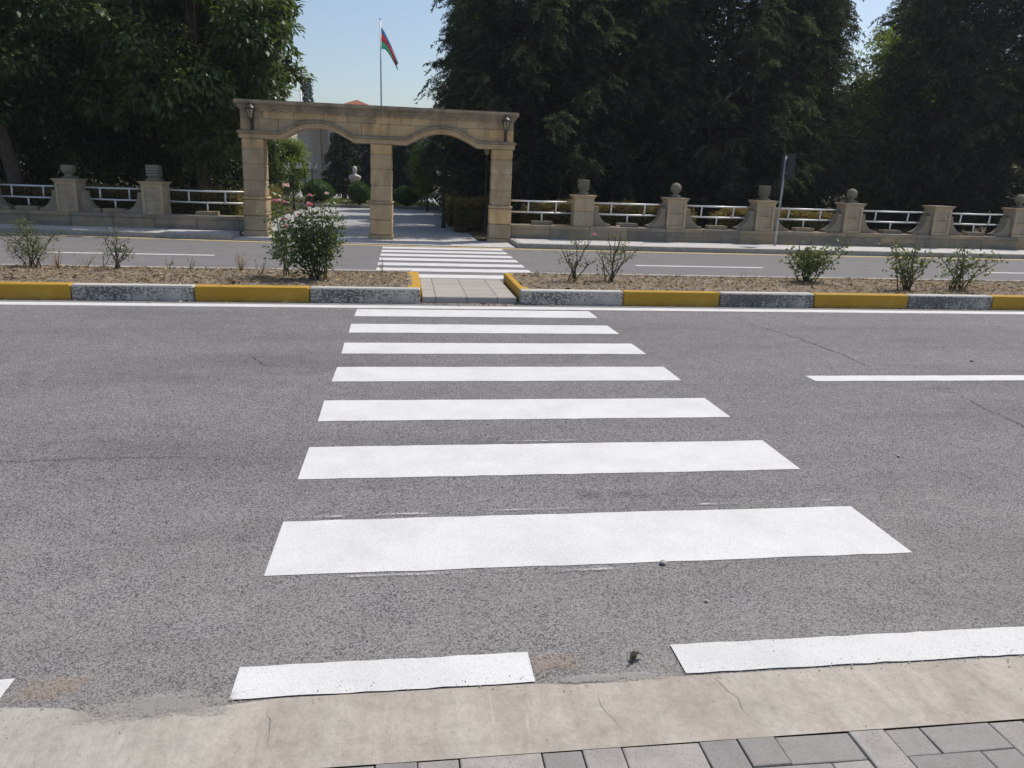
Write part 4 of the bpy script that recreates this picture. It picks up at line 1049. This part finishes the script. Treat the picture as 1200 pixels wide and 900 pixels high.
ball((0, -.135, 1.60), (.018, .03, .035)); ball((.105, 0, 1.60), (.015, .03, .04)); ball((-.105, 0, 1.60), (.015, .03, .04)); ball((0, -.118, 1.54), (.04, .014, .012)); ball((0, -.115, 1.65), (.075, .02, .015))
mb2.build('bust', 'pale_marble', bust)

# far building with pilaster, windows and red roof
bld = empty('park_building', (-4.6, 80, 0), 0, 'beige stone building with a red pyramid roof, seen far through and over the gateway', 'building')
W_ = lambda x: x+4.6
mb = MB(); mb.box((W_(-4.0), 5.0, 3.5), (12.2, 10, 7.0), 0); mb.build('wall', 'far_wall', bld)
mb = MB()
for a, b in ((-8.5, -7.95), (-7.92, -7.4)): mb.box((W_((a+b)/2), -.25 if a < -8 else -.1, 3.4), (b-a, .5 if a < -8 else .2, 6.8), .01)
mb.build('pilaster', 'far_wall_brown', bld)
mb = MB(); mb.box((W_(-4.0), -.05, 7.05), (12.5, 10.6, .25), .02); mb.build('cornice', 'far_wall', bld)
mb = MB(); bm = mb.bm; ce = Vector((W_(-4.7), 4, 8.62)); cr = [bm.verts.new((W_(x), y, 7.18)) for x, y in ((-8.2, .6), (-1.2, .6), (-1.2, 7.4), (-8.2, 7.4))]; ap = bm.verts.new(ce)
for k in range(4): bm.faces.new((cr[k], cr[(k+1) % 4], ap))
bm.faces.new(cr[::-1]); mb.build('roof', 'roof_tiles', bld)
for x in (-6.75, -5.35, -3.95, -2.55, -1.15, .25):
    for z in (1.5, 3.1, 4.75):
        fr = MB()
        for dx, w in ((-.42, .07), (0, .05), (.42, .07)): fr.box((dx, 0, 0), (w, .10, .95), .005)
        for dz in (-.47, .47): fr.box((0, 0.002, dz), (.90, .10, .07), .005)
        o = fr.build('window', 'white_enamel', bld); o.location = (W_(x), -.04, z)
        MB().box((0, .015, 0), (.80, .02, .88), 0).build('pane', 'window_glass', o)

# flagpole and drooping flag
fp = empty('flagpole', (-1.62, 60, 0), 0, 'thin tall metal flagpole rising behind the gateway', 'flagpole')
mb = MB(); mb.tube([(0, 0, 0), (0, 0, 6), (0, 0, 12.0)], [.075, .06, .04], 8); mb.build('pole', 'galvanised', fp)
MB().lathe([(.02, 12.0), (.06, 12.05), (.06, 12.1), (.01, 12.16)], (0, 0, 0), 8).build('finial', 'galvanised', fp)
flag = empty('flag', (-1.62, 60, 11.55), 0, 'drooping blue, red and green flag on the flagpole', 'flag')
def flag_pt(u, v):
    # u along the fly, v down the hoist
    x = .05+1.12*u**.92
    zc = -2.2*u**1.15
    hw = 1.62*(1-.80*u**.55)
    z = zc-hw*v-.30*u*v
    yy = .16*math.sin(7*u+3*v)*(u**.5)+.07*math.sin(16*v+4*u)*(.3+u)
    return Vector((x+.06*math.sin(9*v)*u, yy, z))
def band(v0, v1, nm, mat):
    V = []; Q = []; nu, nv = 30, 8
    for i in range(nu+1):
        for j in range(nv+1): V.append(flag_pt(i/nu, v0+(v1-v0)*j/nv))
    for i in range(nu):
        for j in range(nv): a = i*(nv+1)+j; Q.append((a, a+nv+1, a+nv+2, a+1))
    obj(nm, np_mesh(nm, V, Q, mat, smooth=True), flag)
band(0, .26, 'blue_band', 'flag_blue'); band(.26, .63, 'red_band', 'flag_red'); band(.63, 1, 'green_band', 'flag_green')
mb = MB(); bm = mb.bm
def on_flag(pts, off):
    vs = []
    for u, v in pts: p = flag_pt(u, v); vs.append(bm.verts.new(p+Vector((0, off, 0))))
    bm.faces.new(vs)
for off in (-.02, .02):
    for k in range(14):
        a0, a1 = [PI*.25+2*PI*.75*(k+q)/14 for q in (0, 1)]
        o_ = lambda a: (.44+.060*math.cos(a), .5+.10*math.sin(a)); i_ = lambda a: (.452+.046*math.cos(a), .5+.078*math.sin(a))
        on_flag([o_(a0), o_(a1), i_(a1), i_(a0)], off)
    for k in range(8):
        a = 2*PI*k/8; b = a+PI/8; c_ = a-PI/8
        on_flag([(.535, .5), (.535+.014*math.cos(c_), .5+.024*math.sin(c_)), (.535+.034*math.cos(a), .5+.058*math.sin(a)), (.535+.014*math.cos(b), .5+.024*math.sin(b))], off)
mb.build('crescent_and_star', 'flag_white', flag)

# white pole with a short arm showing over the left end of the gateway
wp = empty('street_lamp', (-11.15, 92, 0), 0, 'thin white lamp pole with a short arm above the left end of the gateway', 'street lamp')
MB().tube([(0, 0, 0), (0, 0, 10.2)], [.11, .09], 8).build('pole', 'white_enamel', wp)
MB().tube([(0, 0, 9.9), (-.7, 0, 10.05), (-1.3, 0, 10.1)], [.05, .05, .05], 6).build('arm', 'white_enamel', wp)
MB().box((-1.65, 0, 10.08), (.75, .28, .14), .02).build('lamp_head', 'white_enamel', wp)

# thin volume added to imitate lens veil and lift the dark trees
HZ = .0005
if HZ:
    m_ = bpy.data.materials.new('veil_volume'); m_.use_nodes = True; n_ = m_.node_tree.nodes; n_.clear()
    v_ = n_.new('ShaderNodeVolumePrincipled'); v_.inputs['Color'].default_value = (.92, .95, 1, 1); v_.inputs['Density'].default_value = HZ; v_.inputs['Anisotropy'].default_value = .3
    m_.node_tree.links.new(v_.outputs[0], n_.new('ShaderNodeOutputMaterial').inputs['Volume']); M['veil_volume'] = m_
    MB().box((0, 55, 6.5), (244, 176, 15.2)).build('veil_volume', 'veil_volume', kind='stuff')
# ------------------------------------------------------------------ light, sky, camera
EL, AZ = math.radians(57.5), math.radians(60)      # azimuth clockwise from +Y
w = bpy.data.worlds.new('World'); S.world = w; w.use_nodes = True
nt = w.node_tree; bg = nt.nodes['Background']; sky = nt.nodes.new('ShaderNodeTexSky'); sky.sky_type = 'NISHITA'
sky.sun_disc = False; sky.sun_elevation = EL; sky.sun_rotation = AZ; sky.air_density = 1.0; sky.dust_density = 1.9; sky.ozone_density = 1.2; sky.altitude = 100
nt.links.new(sky.outputs[0], bg.inputs[0]); bg.inputs[1].default_value = .136
ld = bpy.data.lights.new('sun', 'SUN'); ld.energy = 3.65; ld.angle = math.radians(.53); ld.color = (1, .94, .85)
lo = bpy.data.objects.new('sun', ld); COL.objects.link(lo)
to = Vector((math.sin(AZ)*math.cos(EL), math.cos(AZ)*math.cos(EL), math.sin(EL)))
lo.rotation_euler = to.to_track_quat('Z', 'Y').to_euler(); lo.location = (20, 0, 30)

cam = bpy.data.cameras.new('camera'); co = bpy.data.objects.new('camera', cam); COL.objects.link(co)
f_px, pitch, roll, yaw = 906.21, .261215, .0332513, .1424135
cam.sensor_width = 36; cam.lens = f_px/1200*36; cam.clip_start = .05; cam.clip_end = 1000
fw = Vector((math.sin(yaw)*math.cos(pitch), math.cos(yaw)*math.cos(pitch), -math.sin(pitch)))
r = Vector((math.cos(yaw), -math.sin(yaw), 0)); u = r.cross(fw)
r2 = r*math.cos(roll)+u*math.sin(roll); u2 = -r*math.sin(roll)+u*math.cos(roll)
m = Matrix((r2, u2, -fw)).transposed().to_4x4(); m.translation = (0, 0, 1.6); co.matrix_world = m
S.camera = co
S.view_settings.view_transform = 'Standard'; S.view_settings.look = 'None'; S.view_settings.exposure = 0; S.view_settings.gamma = 1
S.render.resolution_x, S.render.resolution_y = 1024, 768
S.cycles.max_bounces = 8; S.cycles.diffuse_bounces = 3; S.cycles.transparent_max_bounces = 8
